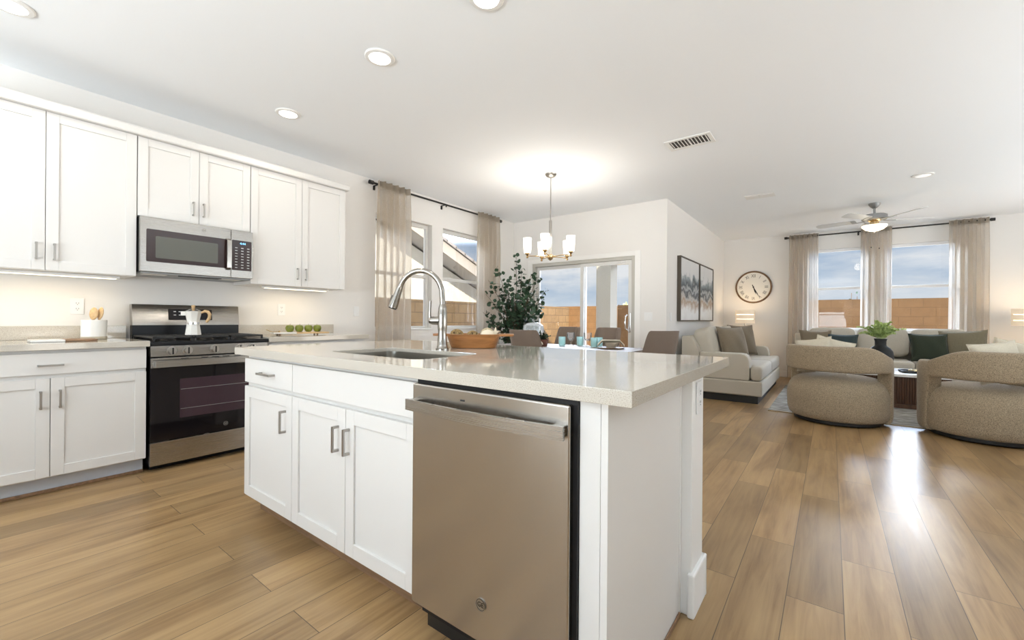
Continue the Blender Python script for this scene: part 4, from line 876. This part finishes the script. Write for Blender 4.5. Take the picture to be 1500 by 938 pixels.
def tumbler(label, x, y, mat='teal_glass', h_=.112, r=.043, name='drinking_glass', grp='teal ribbed drinking glasses'):
    t = thing(name, label, 'glass', (x, y, TZ), 0, grp); m = MB()
    m.lathe([(0, 0), (r * .86, 0), (r * .9, .004), (r, .03), (r, h_), (r * .92, h_), (r * .90, .012), (0, .010)], seg=28); m.build('tumbler', mat, t)
    m = MB(); m.tube([(r * .96 * math.cos(2 * PI * i / 28), r * .96 * math.sin(2 * PI * i / 28), h_) for i in range(28)], .0022, 6, closed=True); m.build('rim', mat, t)
def goblet(label, x, y):
    t = thing('goblet', label, 'glass', (x, y, TZ), 0, 'clear stemmed glasses'); m = MB()
    m.lathe([(0, 0), (.036, 0), (.034, .004), (.006, .010), (.005, .055), (.0, .056)], seg=24); m.build('stem', 'smoke_glass', t)
    m = MB(); m.lathe([(0, .0565), (.02, .06), (.042, .085), (.048, .12), (.049, .165), (.0475, .165), (.046, .12), (.04, .088), (.0, .066)], seg=28); m.build('cup', 'smoke_glass', t)
tumbler('leftmost teal drinking glass on the dining table', -2.70, 4.64); goblet('clear stemmed glass right of the leftmost teal glass', -2.62, 4.72)
tumbler('teal drinking glass between the two clear stemmed glasses', -2.53, 4.80); goblet('clear stemmed glass beside the right pair of teal glasses', -2.44, 4.83)
tumbler('teal drinking glass nearest the island, front one of the right pair', -2.27, 4.66); tumbler('teal drinking glass at the back of the right pair', -2.27, 4.80)
def setting(where, x, y):
    t = thing('charger_plate', 'round wooden charger plate ' + where, 'plate', (x, y, TZ), 0); m = MB(); m.lathe([(0, 0), (.12, 0), (.15, .006), (.152, .010), (.12, .008), (0, .007)]); m.build('plate_disc', 'charger_wood', t)
    t = thing('dinner_bowl', 'pale stoneware bowl on the charger plate ' + where, 'bowl', (x, y, TZ + .0105), 0); m = MB(); m.lathe([(0, 0), (.05, 0), (.052, .006), (.085, .04), (.092, .062), (.088, .062), (.08, .042), (.045, .010), (0, .008)]); m.build('bowl_body', 'crock_tan', t)
    t = thing('napkin', 'folded linen napkin draped over the bowl ' + where, 'napkin', (x, y, TZ + .07), 25)
    def fn(u, v):
        a, b_ = (u - .5) * .30, (v - .5) * .15; r_ = math.hypot(a, b_)
        return Vector((a, b_, .018 + .012 * math.sin(v * 9 + 2 * u) - max(0, abs(a) - .10) * 1.0))
    m = MB(); m.grid(fn, 25, 15, thick=.006); m.build('cloth', 'linen_napkin', t, angle=70)
setting('at the right end of the table', -2.02, 4.58); setting('by the glass cake dome', -2.86, 4.16)
c = thing('cake_stand', 'white pedestal cake stand under the glass dome', 'cake stand', (-3.02, 4.47, TZ), 0); m = MB(); m.lathe([(0, 0), (.06, 0), (.055, .012), (.02, .03), (.018, .10), (.03, .118), (.12, .124), (.15, .130), (.152, .138), (.12, .137), (0, .137)]); m.build('pedestal', 'crock_white', c)
c = thing('cake_dome', 'clear glass cake dome with a knob on the dining table', 'cake dome', (-3.02, 4.47, TZ + .1385), 0); m = MB(); m.lathe([(.132, 0), (.135, 0), (.134, .07), (.125, .11), (.09, .14), (.02, .152), (0, .153), (0, .150), (.02, .149), (.088, .137), (.122, .108), (.131, .07), (.132, 0)]); m.build('bell', 'clear_glass', c)
m = MB(); m.lathe([(0, .1535), (.009, .154), (.008, .165), (.017, .178), (.015, .192), (0, .197)], seg=20); m.build('knob', 'clear_glass', c)
def leafy(m, p, d, size, rd):
    """one leaf blade (diamond of four faces) at p pointing along d"""
    d = d.normalized(); x = d.orthogonal().normalized(); x = (Matrix.Rotation(rd.uniform(0, 6.28), 3, d) @ x); nn = d.cross(x)
    b = m.bm; l = size; w_ = size * .48
    pts = [p, p + d * l * .35 + x * w_ + nn * l * .06, p + d * l * .75 + x * w_ * .8, p + d * l, p + d * l * .75 - x * w_ * .8, p + d * l * .35 - x * w_ + nn * l * .06, p + d * l * .5 - nn * l * .05]
    v = [b.verts.new(q) for q in pts]
    for i in range(6): b.faces.new((v[i], v[(i + 1) % 6], v[6]))
c = thing('potted_herb', 'small leafy plant in a red-brown pot before the cake dome', 'plant', (-2.81, 4.37, TZ), 0); m = MB(); m.lathe([(0, 0), (.05, 0), (.066, .07), (.07, .085), (.066, .085), (.06, .07), (0, .066)]); m.build('pot', 'red_clay', c)
rd = random.Random(5); m = MB(); st = MB()
for k in range(26):
    d = Vector((rd.gauss(0, .8), rd.gauss(0, .6), 1)).normalized(); L = rd.uniform(.05, .11); p0 = Vector((0, 0, .07)); st.tube([p0, p0 + d * L], .0012, 5)
    for i in range(5): leafy(m, p0 + d * L * (i + 1) / 5, d + Vector((rd.gauss(0, .8), rd.gauss(0, .8), rd.gauss(0, .5))), .028, rd)
m.build('foliage', 'leaf_eucalyptus', c, smooth=False); st.build('stems', 'branch', c)

# ------------------------------------------------------------------ tall plant in the dining corner
c = thing('potted_tree', 'tall dark green leafy potted plant beside the sliding glass door', 'plant', (-3.87, 5.26, 0), 0)
m = MB(); m.lathe([(0, 0), (.15, 0), (.17, .01), (.20, .40), (.20, .42), (.185, .42), (.18, .36), (0, .36)]); m.build('planter', 'planter_grey', c)
m = MB(); m.lathe([(0, .361), (.178, .361), (.15, .375), (0, .385)]); m.build('soil', 'soil', c)
rd = random.Random(11); fo = MB(); brn = MB()
ends = [(.0, -.02, 2.04), (.06, .05, 1.86), (-.16, -.18, 1.86), (-.30, -.30, 1.66), (.20, .10, 1.78), (.18, .06, 1.62), (.34, .10, 1.74), (.44, .18, 1.54), (-.38, -.36, 1.45), (-.40, -.42, 1.18), (.42, .06, 1.32), (.28, -.10, 1.38), (-.05, -.18, 1.58), (.08, -.16, 1.42), (-.20, .10, 1.62), (.30, .2, 1.14), (.05, .15, 1.68), (-.2, -.3, 1.05), (.38, -.05, 1.06), (.10, -.24, 1.14), (-.12, -.2, 1.30), (.16, -.1, 1.22), (.22, .12, 1.46), (-.06, .0, 1.44)]
for ex, ey, ez in ends:
    ex = max(ex, -.22); ey = min(ey, .38) - (.12 if ex < -.15 else 0)
    p0 = Vector((rd.uniform(-.04, .04), rd.uniform(-.04, .04), .38)); p3 = Vector((ex, ey, ez)); mid = (p0 + p3) / 2 + Vector((-ex * .28, -ey * .28, .12)); pts = []
    for i in range(13): t_ = i / 12; pts.append(p0 * (1 - t_) ** 2 + mid * 2 * t_ * (1 - t_) + p3 * t_ * t_)
    brn.tube(pts, [.008 - .006 * i / 12 for i in range(13)], 6)
    for i in range(4, 13):
        nl = 5 if i < 12 else 6
        for k in range(nl):
            d = (pts[i] - pts[i - 1]).normalized() * .5 + Vector((rd.gauss(0, 1), rd.gauss(0, 1), rd.gauss(0, .6))); q = pts[i] + (pts[i - 1] - pts[i]) * rd.random()
            off = d.normalized() * rd.uniform(.01, .10 if i < 11 else .045)
            if (q + off).x < (-.20 if (q + off).y < .12 else -.42): continue
            brn.tube([q, q + off], .0014, 4); leafy(fo, q + off, d + Vector((0, 0, rd.gauss(-.2, .4))), rd.uniform(.05, .078), rd)
fo.build('foliage', 'leaf_eucalyptus', c, smooth=False); brn.build('branches', 'branch', c)

# ------------------------------------------------------------------ living room
RZ_ = .0115
c = thing('area_rug', 'grey-beige heathered rug under the coffee table and chairs', 'rug', (.62, 7.22, 0), 0)
m = MB(); m.box(-1.22, 1.22, -1.27, 1.27, .0005, .010, .003); m.build('pile', 'rug_pile', c)
m = MB(); m.box(-1.22, 1.22, -1.290, -1.2705, .0005, .009, .002); m.box(-1.22, 1.22, 1.2705, 1.290, .0005, .009, .002); m.build('bound_edge', 'twine', c)

def sofa(name, label, loc, rz, w, ncush, depth=1.0, t_front=True, arm_h=.645, back_h=.86, cush_h=.96):
    """local: front faces -Y, x 0..w"""
    c = thing(name, label, 'sofa', loc, rz); aw = .21
    m = MB(); m.box(0, w, .0, depth - .02, .095, .292, .022, 3); m.build('base', 'sofa_linen', c)
    m = MB(); m.box(.02, w - .02, .05, depth - .05, 0, .0945); m.build('plinth', 'plinth_black', c, smooth=False)
    prof = [(.145, .2925), (.145, .50), (.15, .56), (.17, .61), (.205, .638), (.26, arm_h), (.76, arm_h), (.76, .2925)]
    A_ = Matrix(((0, 0, 1, 0), (1, 0, 0, 0), (0, 1, 0, 0), (0, 0, 0, 1)))
    for x in (0, w - aw):
        m = MB(); m.prism(prof, x, x + aw, A_, bev=.022); m.build('arm', 'sofa_linen', c)
    m = MB(); m.prism([(.7605, .2925), (.7605, .66), (.83, .80), (.87, back_h - .01), (.90, back_h), (depth, back_h), (depth, .2925)], 0, w, A_, bev=.02); m.build('back', 'sofa_linen', c)
    iw = (w - 2 * aw) / ncush
    for i in range(ncush):
        xa, xb = aw + iw * i + .003, aw + iw * (i + 1) - .003
        m = MB(); ya = .004
        if i == 0: pl = [(.004, ya), (xb, ya), (xb, .752), (xa, .752), (xa, .138), (.004, .138)]
        elif i == ncush - 1: pl = [(xa, ya), (w - .004, ya), (w - .004, .138), (xb, .138), (xb, .752), (xa, .752)]
        else: pl = [(xa, ya), (xb, ya), (xb, .752), (xa, .752)]
        b = bmesh.new(); vs = [b.verts.new((x, y, .294)) for x, y in pl]; b.faces.new(vs)
        r = bmesh.ops.extrude_face_region(b, geom=b.faces[:])
        for v in r['geom']:
            if isinstance(v, bmesh.types.BMVert): v.co.z = .487
        bmesh.ops.recalc_face_normals(b, faces=b.faces[:]); bmesh.ops.bevel(b, geom=b.edges[:], offset=.045, segments=5, profile=.5, affect='EDGES'); m._merge(b); m.build('seat_cushion', 'sofa_linen', c, angle=60)
    return c, aw, iw
def back_cushion(c, x, y, z, w, h_, lean=-14, th=.27, mat='sofa_linen'):
    m = MB(); m.puff((0, 0, 0), (w, th, h_), 6, 14, Matrix.Identity(4)); b = m.bm
    for v in b.verts:
        q = v.co; v.co.y += .018 * math.sin(q.x * 9) * math.cos(q.z * 7); 
    b.transform(Matrix.Translation((x, y, z)) @ Matrix.Rotation(D2R(lean), 4, 'X')); return m.build('back_cushion', mat, c, angle=80)
SW = 2.34
c, aw, iw = sofa('loveseat', 'light linen loveseat along the wall under the framed pictures', (-.70, 6.285, 0), 90, SW, 2, depth=1.0)
for i in range(2): back_cushion(c, aw + iw * (i + .5) - (.05 if i == 0 else 0), .72, .735, iw + (.06 if i == 0 else -.02), .50)
BW = 2.40
c, aw, iw = sofa('sofa', 'long light linen sofa under the living room windows', (-.53, 8.53, 0), 0, BW, 3, depth=.95)
for i in range(3): back_cushion(c, aw + iw * (i + .5), .70, .735, iw - .012, .46)
def throw_pillow(label, x, y, z, a, rz, lean, mat, th=.17, roll=0, b_=None):
    """x,y,z centre; rz heading; lean back in degrees"""
    t = thing('throw_pillow', label, 'pillow', (x, y, z), 0); t.rotation_euler = (0, 0, D2R(rz))
    m = MB(); m.pillow(a, b_ or a, th, Matrix.Rotation(D2R(-lean), 4, 'X') @ Matrix.Rotation(D2R(roll), 4, 'Y')); m.build('cover', mat, t, angle=80)
    m = MB(); pts = []
    for s0, s1 in (((-1, -1), (1, -1)), ((1, -1), (1, 1)), ((1, 1), (-1, 1)), ((-1, 1), (-1, -1))):
        for k in range(8):
            u = k / 8; X = s0[0] + (s1[0] - s0[0]) * u; Z = s0[1] + (s1[1] - s0[1]) * u
            pts.append(Matrix.Rotation(D2R(-lean), 3, 'X') @ Matrix.Rotation(D2R(roll), 3, 'Y') @ Vector((a / 2 * X * (1 - .09 * (1 - Z * Z)), 0, (b_ or a) / 2 * Z * (1 - .09 * (1 - X * X)))))
    m.tube(pts, .0045, 6, closed=True); m.build('piping', mat, t); return t
# loveseat pillows
throw_pillow('large dark taupe throw pillow by the near arm of the loveseat', -1.12, 6.80, .735, .54, 62, 16, 'pillow_taupe', .19)
throw_pillow('small dark teal throw pillow squeezed between two taupe ones on the loveseat', -1.20, 7.62, .695, .42, 68, 14, 'pillow_teal', .14)
throw_pillow('large taupe throw pillow at the far end of the loveseat, below the lamp', -1.20, 8.12, .755, .52, 52, 14, 'pillow_taupe', .18)
# long sofa pillows
throw_pillow('taupe throw pillow at the left end of the long sofa', -.20, 8.94, .715, .46, 12, 22, 'pillow_taupe', .17)
throw_pillow('small dark teal throw pillow on the left of the long sofa, beside the taupe one', .15, 8.80, .685, .40, -8, 24, 'pillow_teal', .15)
throw_pillow('dark olive throw pillow on the right half of the long sofa', 1.17, 8.76, .70, .44, 8, 22, 'pillow_olive', .16)
throw_pillow('large brown moss throw pillow at the right end of the long sofa', 1.54, 8.87, .725, .50, -14, 20, 'pillow_moss', .19, roll=-4)

def barrel_chair(label, loc, rz):
    """swivel barrel chair with a hollow between back band and drum; faces +Y locally"""
    c = thing('barrel_chair', label, 'armchair', loc, rz, 'boucle barrel chairs with cut-out backs'); 
    m = MB(); m.lathe([(0, 0), (.385, 0), (.39, .004), (.39, .034), (0, .034)], seg=56); m.build('swivel_base', 'plinth_black', c)
    m = MB(); m.lathe([(0, .0345), (.39, .035), (.415, .042), (.435, .06), (.452, .12), (.457, .25), (.452, .32), (.435, .38), (.40, .432), (.35, .462), (.28, .478), (.15, .486), (0, .488)], seg=72); m.build('seat_drum', 'boucle', c)
    phm, post = 128.0, 34.0; ro, th = .468, .115
    def sm(a, b_, x): t_ = max(0, min(1, (x - a) / (b_ - a))); return t_ * t_ * (3 - 2 * t_)
    N = 96; b = bmesh.new(); rings = []
    for i in range(N + 1):
        ph = -phm + 2 * phm * i / N; k = abs(ph)
        zt = .812 - .112 * sm(52, 100, k); zb = .548 - .52 * sm(phm - post - 4, phm - post + 1.5, k)
        zb = max(zb, .030)
        a = D2R(-90 + ph); er = .035; cs_ = []
        lower = sm(phm - post - 4, phm - post + 1.5, k)
        prof = []
        hi_, wi = (zt - zb) / 2, th / 2
        for q in range(24):
            t_ = 2 * PI * q / 24; e = .42
            prof.append((wi * math.copysign(abs(math.cos(t_)) ** e, math.cos(t_)), hi_ * math.copysign(abs(math.sin(t_)) ** (e * .55), math.sin(t_))))
        endk = sm(phm - 7, phm, k); sc_ = 1 - .55 * endk * endk
        rings.append([b.verts.new(((ro - wi + x * sc_) * math.cos(a), (ro - wi + x * sc_) * math.sin(a), (zt + zb) / 2 + z * (1 - .03 * endk))) for x, z in prof])
    for a_, q_ in zip(rings, rings[1:]):
        for i in range(24): j = (i + 1) % 24; b.faces.new((a_[i], a_[j], q_[j], q_[i]))
    b.faces.new(rings[0][::-1]); b.faces.new(rings[-1]); bmesh.ops.recalc_face_normals(b, faces=b.faces[:]); m = MB(); m._merge(b); m.build('back_band', 'boucle', c, angle=60)
    return c
bc = barrel_chair('beige boucle barrel chair on the left, wholly in view, with its back to the camera', (.055, 5.86, RZ_), -22)
copy_thing(bc, (1.165, 5.86, RZ_), 27, 'beige boucle barrel chair on the right, cut off by the photo edge')
throw_pillow('cream throw pillow tilted left in the left barrel chair', -.15, 5.80, .715, .36, -22, 14, 'pillow_cream', .13, roll=-10)
throw_pillow('cream throw pillow with a raised corner in the left barrel chair', .01, 5.94, .715, .36, 10, 14, 'pillow_cream', .13, roll=16)
throw_pillow('cream throw pillow at the left in the right barrel chair', 1.23, 5.80, .715, .38, 24, 14, 'pillow_cream', .15, roll=-8)
throw_pillow('cream throw pillow at the photo edge in the right barrel chair', 1.37, 5.95, .73, .36, -14, 14, 'pillow_cream', .14, roll=14)

c = thing('coffee_table', 'dark fluted wood coffee table with a pale top between the barrel chairs', 'coffee table', (.62, 7.50, RZ_), 0)
TW, TD = 1.10, .86
m = MB(); m.prism(rrect(-TW / 2 + .03, TW / 2 - .03, -TD / 2 + .03, TD / 2 - .03, .10, 10), .05, .388); m.build('core', 'dark_wood', c)
pp = rrect(-TW / 2 + .022, TW / 2 - .022, -TD / 2 + .022, TD / 2 - .022, .10, 10); per = []
for i in range(len(pp)):
    a, b_ = Vector(pp[i]), Vector(pp[(i + 1) % len(pp)]); n_ = max(1, round((b_ - a).length / .0235))
    per += [a + (b_ - a) * k / n_ for k in range(n_)]
m = MB()
for p in per: m.cyl((p.x, p.y, .06), (p.x, p.y, .386), .0085, seg=8, caps=False)
m.build('fluting', 'dark_wood', c)
m = MB(); m.prism(rrect(-TW / 2 + .02, TW / 2 - .02, -TD / 2 + .02, TD / 2 - .02, .11, 10), 0, .0495, bev=.003); m.build('plinth', 'dark_wood', c)
m = MB(); m.prism(rrect(-TW / 2, TW / 2, -TD / 2, TD / 2, .12, 10), .3885, .425, bev=.006); m.build('top', 'marble_white', c)
TT = RZ_ + .4255
c = thing('serving_tray', 'shallow black tray on the coffee table', 'tray', (.93, 7.40, TT), 8)
m = MB(); m.prism(rrect(-.21, .21, -.14, .14, .05), 0, .008, bev=.002); m.build('bottom', 'matt_black', c); m = MB(); q = rrect(-.208, .208, -.138, .138, .05); m.tube([(x, y, .018) for x, y in q], .0095, 8, closed=True); m.build('rim', 'matt_black', c)
c = thing('bead_garland', 'gold and cream bead garland lying in the black tray', 'decoration', (.93, 7.40, TT + .0085), 8)
rd = random.Random(3)
for i in range(22):
    a = 2 * PI * i / 22 * 1.9; r = .035 + .0028 * i; m = MB(); m.sphere((r * 1.5 * math.cos(a), r * math.sin(a), .0135 + .012 * (i % 3 == 0)), .0135, 14); m.build('bead', 'gold' if i % 3 else 'shell', c)
VX, VY = .53, 7.46
c = thing('vase', 'matt black wide-bodied vase with a narrow ringed neck on the coffee table', 'vase', (VX, VY, TT), 0)
m = MB(); m.lathe([(0, 0), (.075, 0), (.10, .02), (.128, .10), (.136, .19), (.128, .25), (.10, .295), (.068, .318), (.060, .335), (.060, .385), (.068, .412), (.072, .418), (.064, .418), (.054, .39), (.052, .33), (.0, .32)], seg=48); m.build('body', 'matt_black', c)
c = thing('fern_bunch', 'bunch of pale green fern fronds in the black vase', 'plant', (VX, VY, TT + .345), 0)
rd = random.Random(8); st = MB(); fo = MB()
for k in range(30):
    a = rd.uniform(0, 2 * PI); rch = rd.uniform(.04, .30); hgt = rd.uniform(.14, .30) - rch * .25; L = 10
    p0 = Vector((rd.uniform(-.03, .03), rd.uniform(-.03, .03), 0)); p1 = p0 + Vector((0, 0, .08)) + Vector((math.cos(a), math.sin(a), 0)) * .02; p3 = p0 + Vector((math.cos(a) * rch, math.sin(a) * rch, .05 + hgt)); pm = p1 + Vector((math.cos(a) * rch * .35, math.sin(a) * rch * .35, hgt * .9)); pts = [p0]
    for i in range(L): t_ = i / (L - 1); pts.append(p1 * (1 - t_) ** 2 + pm * 2 * t_ * (1 - t_) + p3 * t_ * t_)
    st.tube(pts, .0014, 5)
    for i in range(3, len(pts)):
        d = (pts[i] - pts[i - 1]).normalized(); side = d.cross(Vector((0, 0, 1))); side = side.normalized() if side.length > .05 else Vector((1, 0, 0))
        for s_ in (-1, 1):
            for h2 in (0, .5): leafy(fo, pts[i - 1] + (pts[i] - pts[i - 1]) * h2, side * s_ + d * .7 + Vector((0, 0, rd.gauss(0, .25))), .042 * (1.15 - .5 * i / L), rd)
fo.build('foliage', 'leaf_fern', c, smooth=False); st.build('stems', 'leaf_fern', c)

# side tables and lamps
def side_table(label, x, y):
    t = thing('side_table', label, 'side table', (x, y, 0), 0); m = MB(); m.lathe([(0, .56), (.24, .56), (.245, .566), (.245, .582), (.24, .588), (0, .588)]); m.build('top', 'dark_wood', t)
    m = MB(); m.cyl((0, 0, .02), (0, 0, .56), .025, seg=20); m.build('column', 'black_metal', t); m = MB(); m.lathe([(0, 0), (.16, 0), (.16, .012), (.03, .02), (0, .02)]); m.build('foot', 'black_metal', t)
def table_lamp(label, x, y, z):
    c = thing('table_lamp', label, 'lamp', (x, y, z), 0, 'table lamps with banded drum shades')
    m = MB(); m.lathe([(0, 0), (.07, 0), (.072, .012), (.02, .02), (.012, .04), (.010, .30), (.010, .46), (0, .46)], seg=28); m.build('base', 'nickel', c)
    R_ = .165
    for k in range(3):
        z0 = .445 + k * .086; m = MB(); m.lathe([(R_, z0), (R_, z0 + .076), (R_ - .004, z0 + .076), (R_ - .004, z0), (R_, z0)], seg=48); m.build('shade_band', 'lamp_shade', c)
    m = MB(); m.cyl((0, 0, .452), (0, 0, .694), R_ - .022, seg=40, caps=False); m.build('inner_diffuser', 'lamp_slot', c)
    m = MB()
    for k in range(3): a = 2 * PI * k / 3; m.tube([(0, 0, .455), ((R_ - .005) * math.cos(a), (R_ - .005) * math.sin(a), .455)], .003, 6)
    m.build('spider', 'nickel', c)
    light('bulb', 'POINT', (0, 0, .72), 3.0, (1, .72, .44), c, size=.04); light('bulb', 'POINT', (0, 0, .42), 2.0, (1, .72, .44), c, size=.04)
side_table('dark round side table in the corner between loveseat and long sofa', -1.33, 9.28); table_lamp('table lamp with three-band shade below the clock', -1.33, 9.28, .5885)
side_table('dark round side table at the right end of the long sofa', 2.26, 9.22); table_lamp('table lamp with three-band shade at the right edge of the photo', 2.26, 9.28, .5885)
# wall clock
c = thing('wall_clock', 'large oval-looking round wall clock with Roman numerals and dark wood rim', 'clock', (-1.245, YB - .0005, 1.757), 0)
c['label'] = 'large round wall clock with Roman numerals and dark wood rim'
m = MB(); m.lathe([(0, 0), (.322, 0), (.325, .02), (.318, .036), (.304, .040), (.293, .032), (.292, .022), (0, .022)], seg=72, mat=RX90); m.build('rim', 'clock_rim', c)
m = MB(); m.lathe([(0, .0222), (.2915, .0222), (.2915, .0235), (0, .0235)], seg=72, mat=RX90); fc = m.build('face', 'clock_face', c)
for i, s_ in enumerate(('XII', 'I', 'II', 'III', 'IIII', 'V', 'VI', 'VII', 'VIII', 'IX', 'X', 'XI')):
    m = MB(); m._merge(text_mesh(s_, .088), Matrix.Translation((0, -.0246, 0)) @ Matrix.Rotation(D2R(30 * i), 4, 'Y') @ Matrix.Translation((0, 0, .222)) @ Matrix.Diagonal((.72, 1, 1, 1)) @ RX90); m.build('numeral', 'ink', fc, smooth=False)
def hand(deg, L, w_, y):
    m = MB(); m.prism([(-w_ * .5, -.05), (w_ * .5, -.05), (w_, L * .6), (0, L), (-w_, L * .6)], 0, .002, Matrix.Translation((0, y, 0)) @ Matrix.Rotation(D2R(deg), 4, 'Y') @ RX90); m.build('hand', 'ink', c, smooth=False)
hand(162, .16, .010, -.0255); hand(153, .235, .008, -.0285); m = MB(); m.cyl((0, -.0236, 0), (0, -.033, 0), .014, seg=20); m.build('hub', 'ink', c)
# framed canvases
def picture(label, y0, y1, mat):
    w_, h_ = y1 - y0, .955; c = thing('framed_picture', label, 'picture', (XL + .001, (y0 + y1) / 2, 1.545), 90, 'framed landscape canvases')
    m = MB(); d = .055
    for a, b_, q, e in ((-w_ / 2, -w_ / 2 + .018, -h_ / 2, h_ / 2), (w_ / 2 - .018, w_ / 2, -h_ / 2, h_ / 2), (-w_ / 2 + .018, w_ / 2 - .018, -h_ / 2, -h_ / 2 + .018), (-w_ / 2 + .018, w_ / 2 - .018, h_ / 2 - .018, h_ / 2)): m.box(a, b_, -d, 0, q, e, .002)
    m.build('frame', 'frame_bronze', c)
    m = MB(); m.box(-w_ / 2 + .021, w_ / 2 - .021, -.044, -.004, -h_ / 2 + .021, h_ / 2 - .021); m.build('canvas', mat, c)
picture('nearer of the two dark-framed misty landscape canvases', 6.36, 7.46, 'canvas_paint_left'); picture('farther of the two dark-framed misty landscape canvases, nearer the clock', 7.49, 8.48, 'canvas_paint_right')

# ------------------------------------------------------------------ outside
def wallthing(name, label, cat, boxes, mat, cap=None):
    c = thing(name, label, cat, (0, 0, -.12), 0); m = MB()
    for q in boxes: m.box(*q)
    m.build('blockwork', mat, c, smooth=False)
    if cap:
        m = MB()
        for q in boxes: m.box(q[0] - .01, q[1] + .01, q[2] - .01, q[3] + .01, q[5] + .0005, q[5] + .05)
        m.build('cap', mat, c, smooth=False)
wallthing('block_fence', 'tan block fence seen through the kitchen windows', 'fence', [(-6.55, -6.40, -2, 11.4, 0, 1.57)], 'fence_blocks_y')
wallthing('block_fence', 'sunlit tan block fence seen through the sliding glass door', 'fence', [(-8.2, -5.15, 12.0, 12.16, 0, 1.62)], 'fence_blocks_x')
wallthing('block_fence', 'short nearer block fence seen at the right side of the sliding door', 'fence', [(-4.62, -2.2, 10.9, 11.06, 0, 1.60)], 'fence_blocks_x')
wallthing('block_fence', 'tan block fence behind the living room windows', 'fence', [(-2.19, 7, 12.7, 12.86, 0, 1.72)], 'fence_blocks_x')
c = thing('patio_column', 'square stucco patio column outside the sliding glass door', 'column', (-3.98, 8.78, -.12), 0)
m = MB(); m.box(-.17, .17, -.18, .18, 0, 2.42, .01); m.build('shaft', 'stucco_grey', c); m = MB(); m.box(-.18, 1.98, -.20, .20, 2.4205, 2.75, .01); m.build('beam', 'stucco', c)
c = thing('neighbour_house', 'neighbouring stucco house with tiled gable roof outside the kitchen windows', 'house', (-8.6, 6.0, -.12), 0)
AX = Matrix(((0, 0, 1, 0), (1, 0, 0, 0), (0, 1, 0, 0), (0, 0, 0, 1)))    # (y, z) outline swept along x
rid, eav, sl_ = (-2.0, 5.9), (3.9, 2.72), -.50
def rz_at(y): return 3.46 + .12 + (y - .777) * -.40
m = MB(); m.prism([(-9, 0), (5.4, 0), (5.4, rz_at(5.4) - .35), (-2.2, rz_at(-2.2) - .35), (-9, rz_at(-2.2) - .35 - 6.8 * .40)], -7, 0, AX); m.build('gable_wall', 'stucco', c, smooth=False)
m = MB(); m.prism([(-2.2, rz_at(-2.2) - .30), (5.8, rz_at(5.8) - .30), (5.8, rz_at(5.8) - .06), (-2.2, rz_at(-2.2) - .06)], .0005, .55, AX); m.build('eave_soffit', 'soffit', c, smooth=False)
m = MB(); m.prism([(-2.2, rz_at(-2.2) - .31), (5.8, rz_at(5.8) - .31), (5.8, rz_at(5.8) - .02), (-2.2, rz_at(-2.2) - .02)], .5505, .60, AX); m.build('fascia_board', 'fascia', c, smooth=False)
m = MB()
y = 5.85
while y > -2.3:
    z = rz_at(y); m.prism([(y, z + .0), (y + .02, z + .075), (y - .36, z + .40 * .36 + .055), (y - .36, z + .36 * .40 - .0)], -7, .64, AX); y -= .34
m.build('roof_tiles', 'roof_tile', c, smooth=False)
def shrub(label, loc, r, n, mat, seed, sq=1, size=.06):
    rd = random.Random(seed); c = thing('garden_shrub', label, 'shrub', loc, 0); fo = MB(); st = MB()
    for k in range(n):
        d = Vector((rd.gauss(0, 1), rd.gauss(0, 1), abs(rd.gauss(.6, .7)))).normalized(); L = r * rd.uniform(.6, 1.0); p = Vector((d.x * L, d.y * L, d.z * L * sq)); base = Vector((d.x * .1 * r, d.y * .1 * r, 0)); st.tube([base, p], .006, 4)
        for i in range(9): q = base + (p - base) * rd.uniform(.35, 1.05); leafy(fo, q, d + Vector((rd.gauss(0, .7), rd.gauss(0, .7), rd.gauss(0, .7))), size * rd.uniform(.7, 1.4), rd)
    fo.build('foliage', mat, c, smooth=False); st.build('stems', 'branch', c)
shrub('green shrub rising above the fence at the right of the sliding door', (-5.05, 13.4, -.12), 1.25, 90, 'leaf_fern', 21, 1.65, .10)
shrub('twiggy plant top above the fence in the left living room window', (.40, 13.6, -.12), .55, 34, 'leaf_eucalyptus', 22, 3.5, .06)
shrub('twiggy plant top above the fence in the right living room window', (2.22, 13.6, -.12), .55, 40, 'leaf_eucalyptus', 23, 3.7, .06)
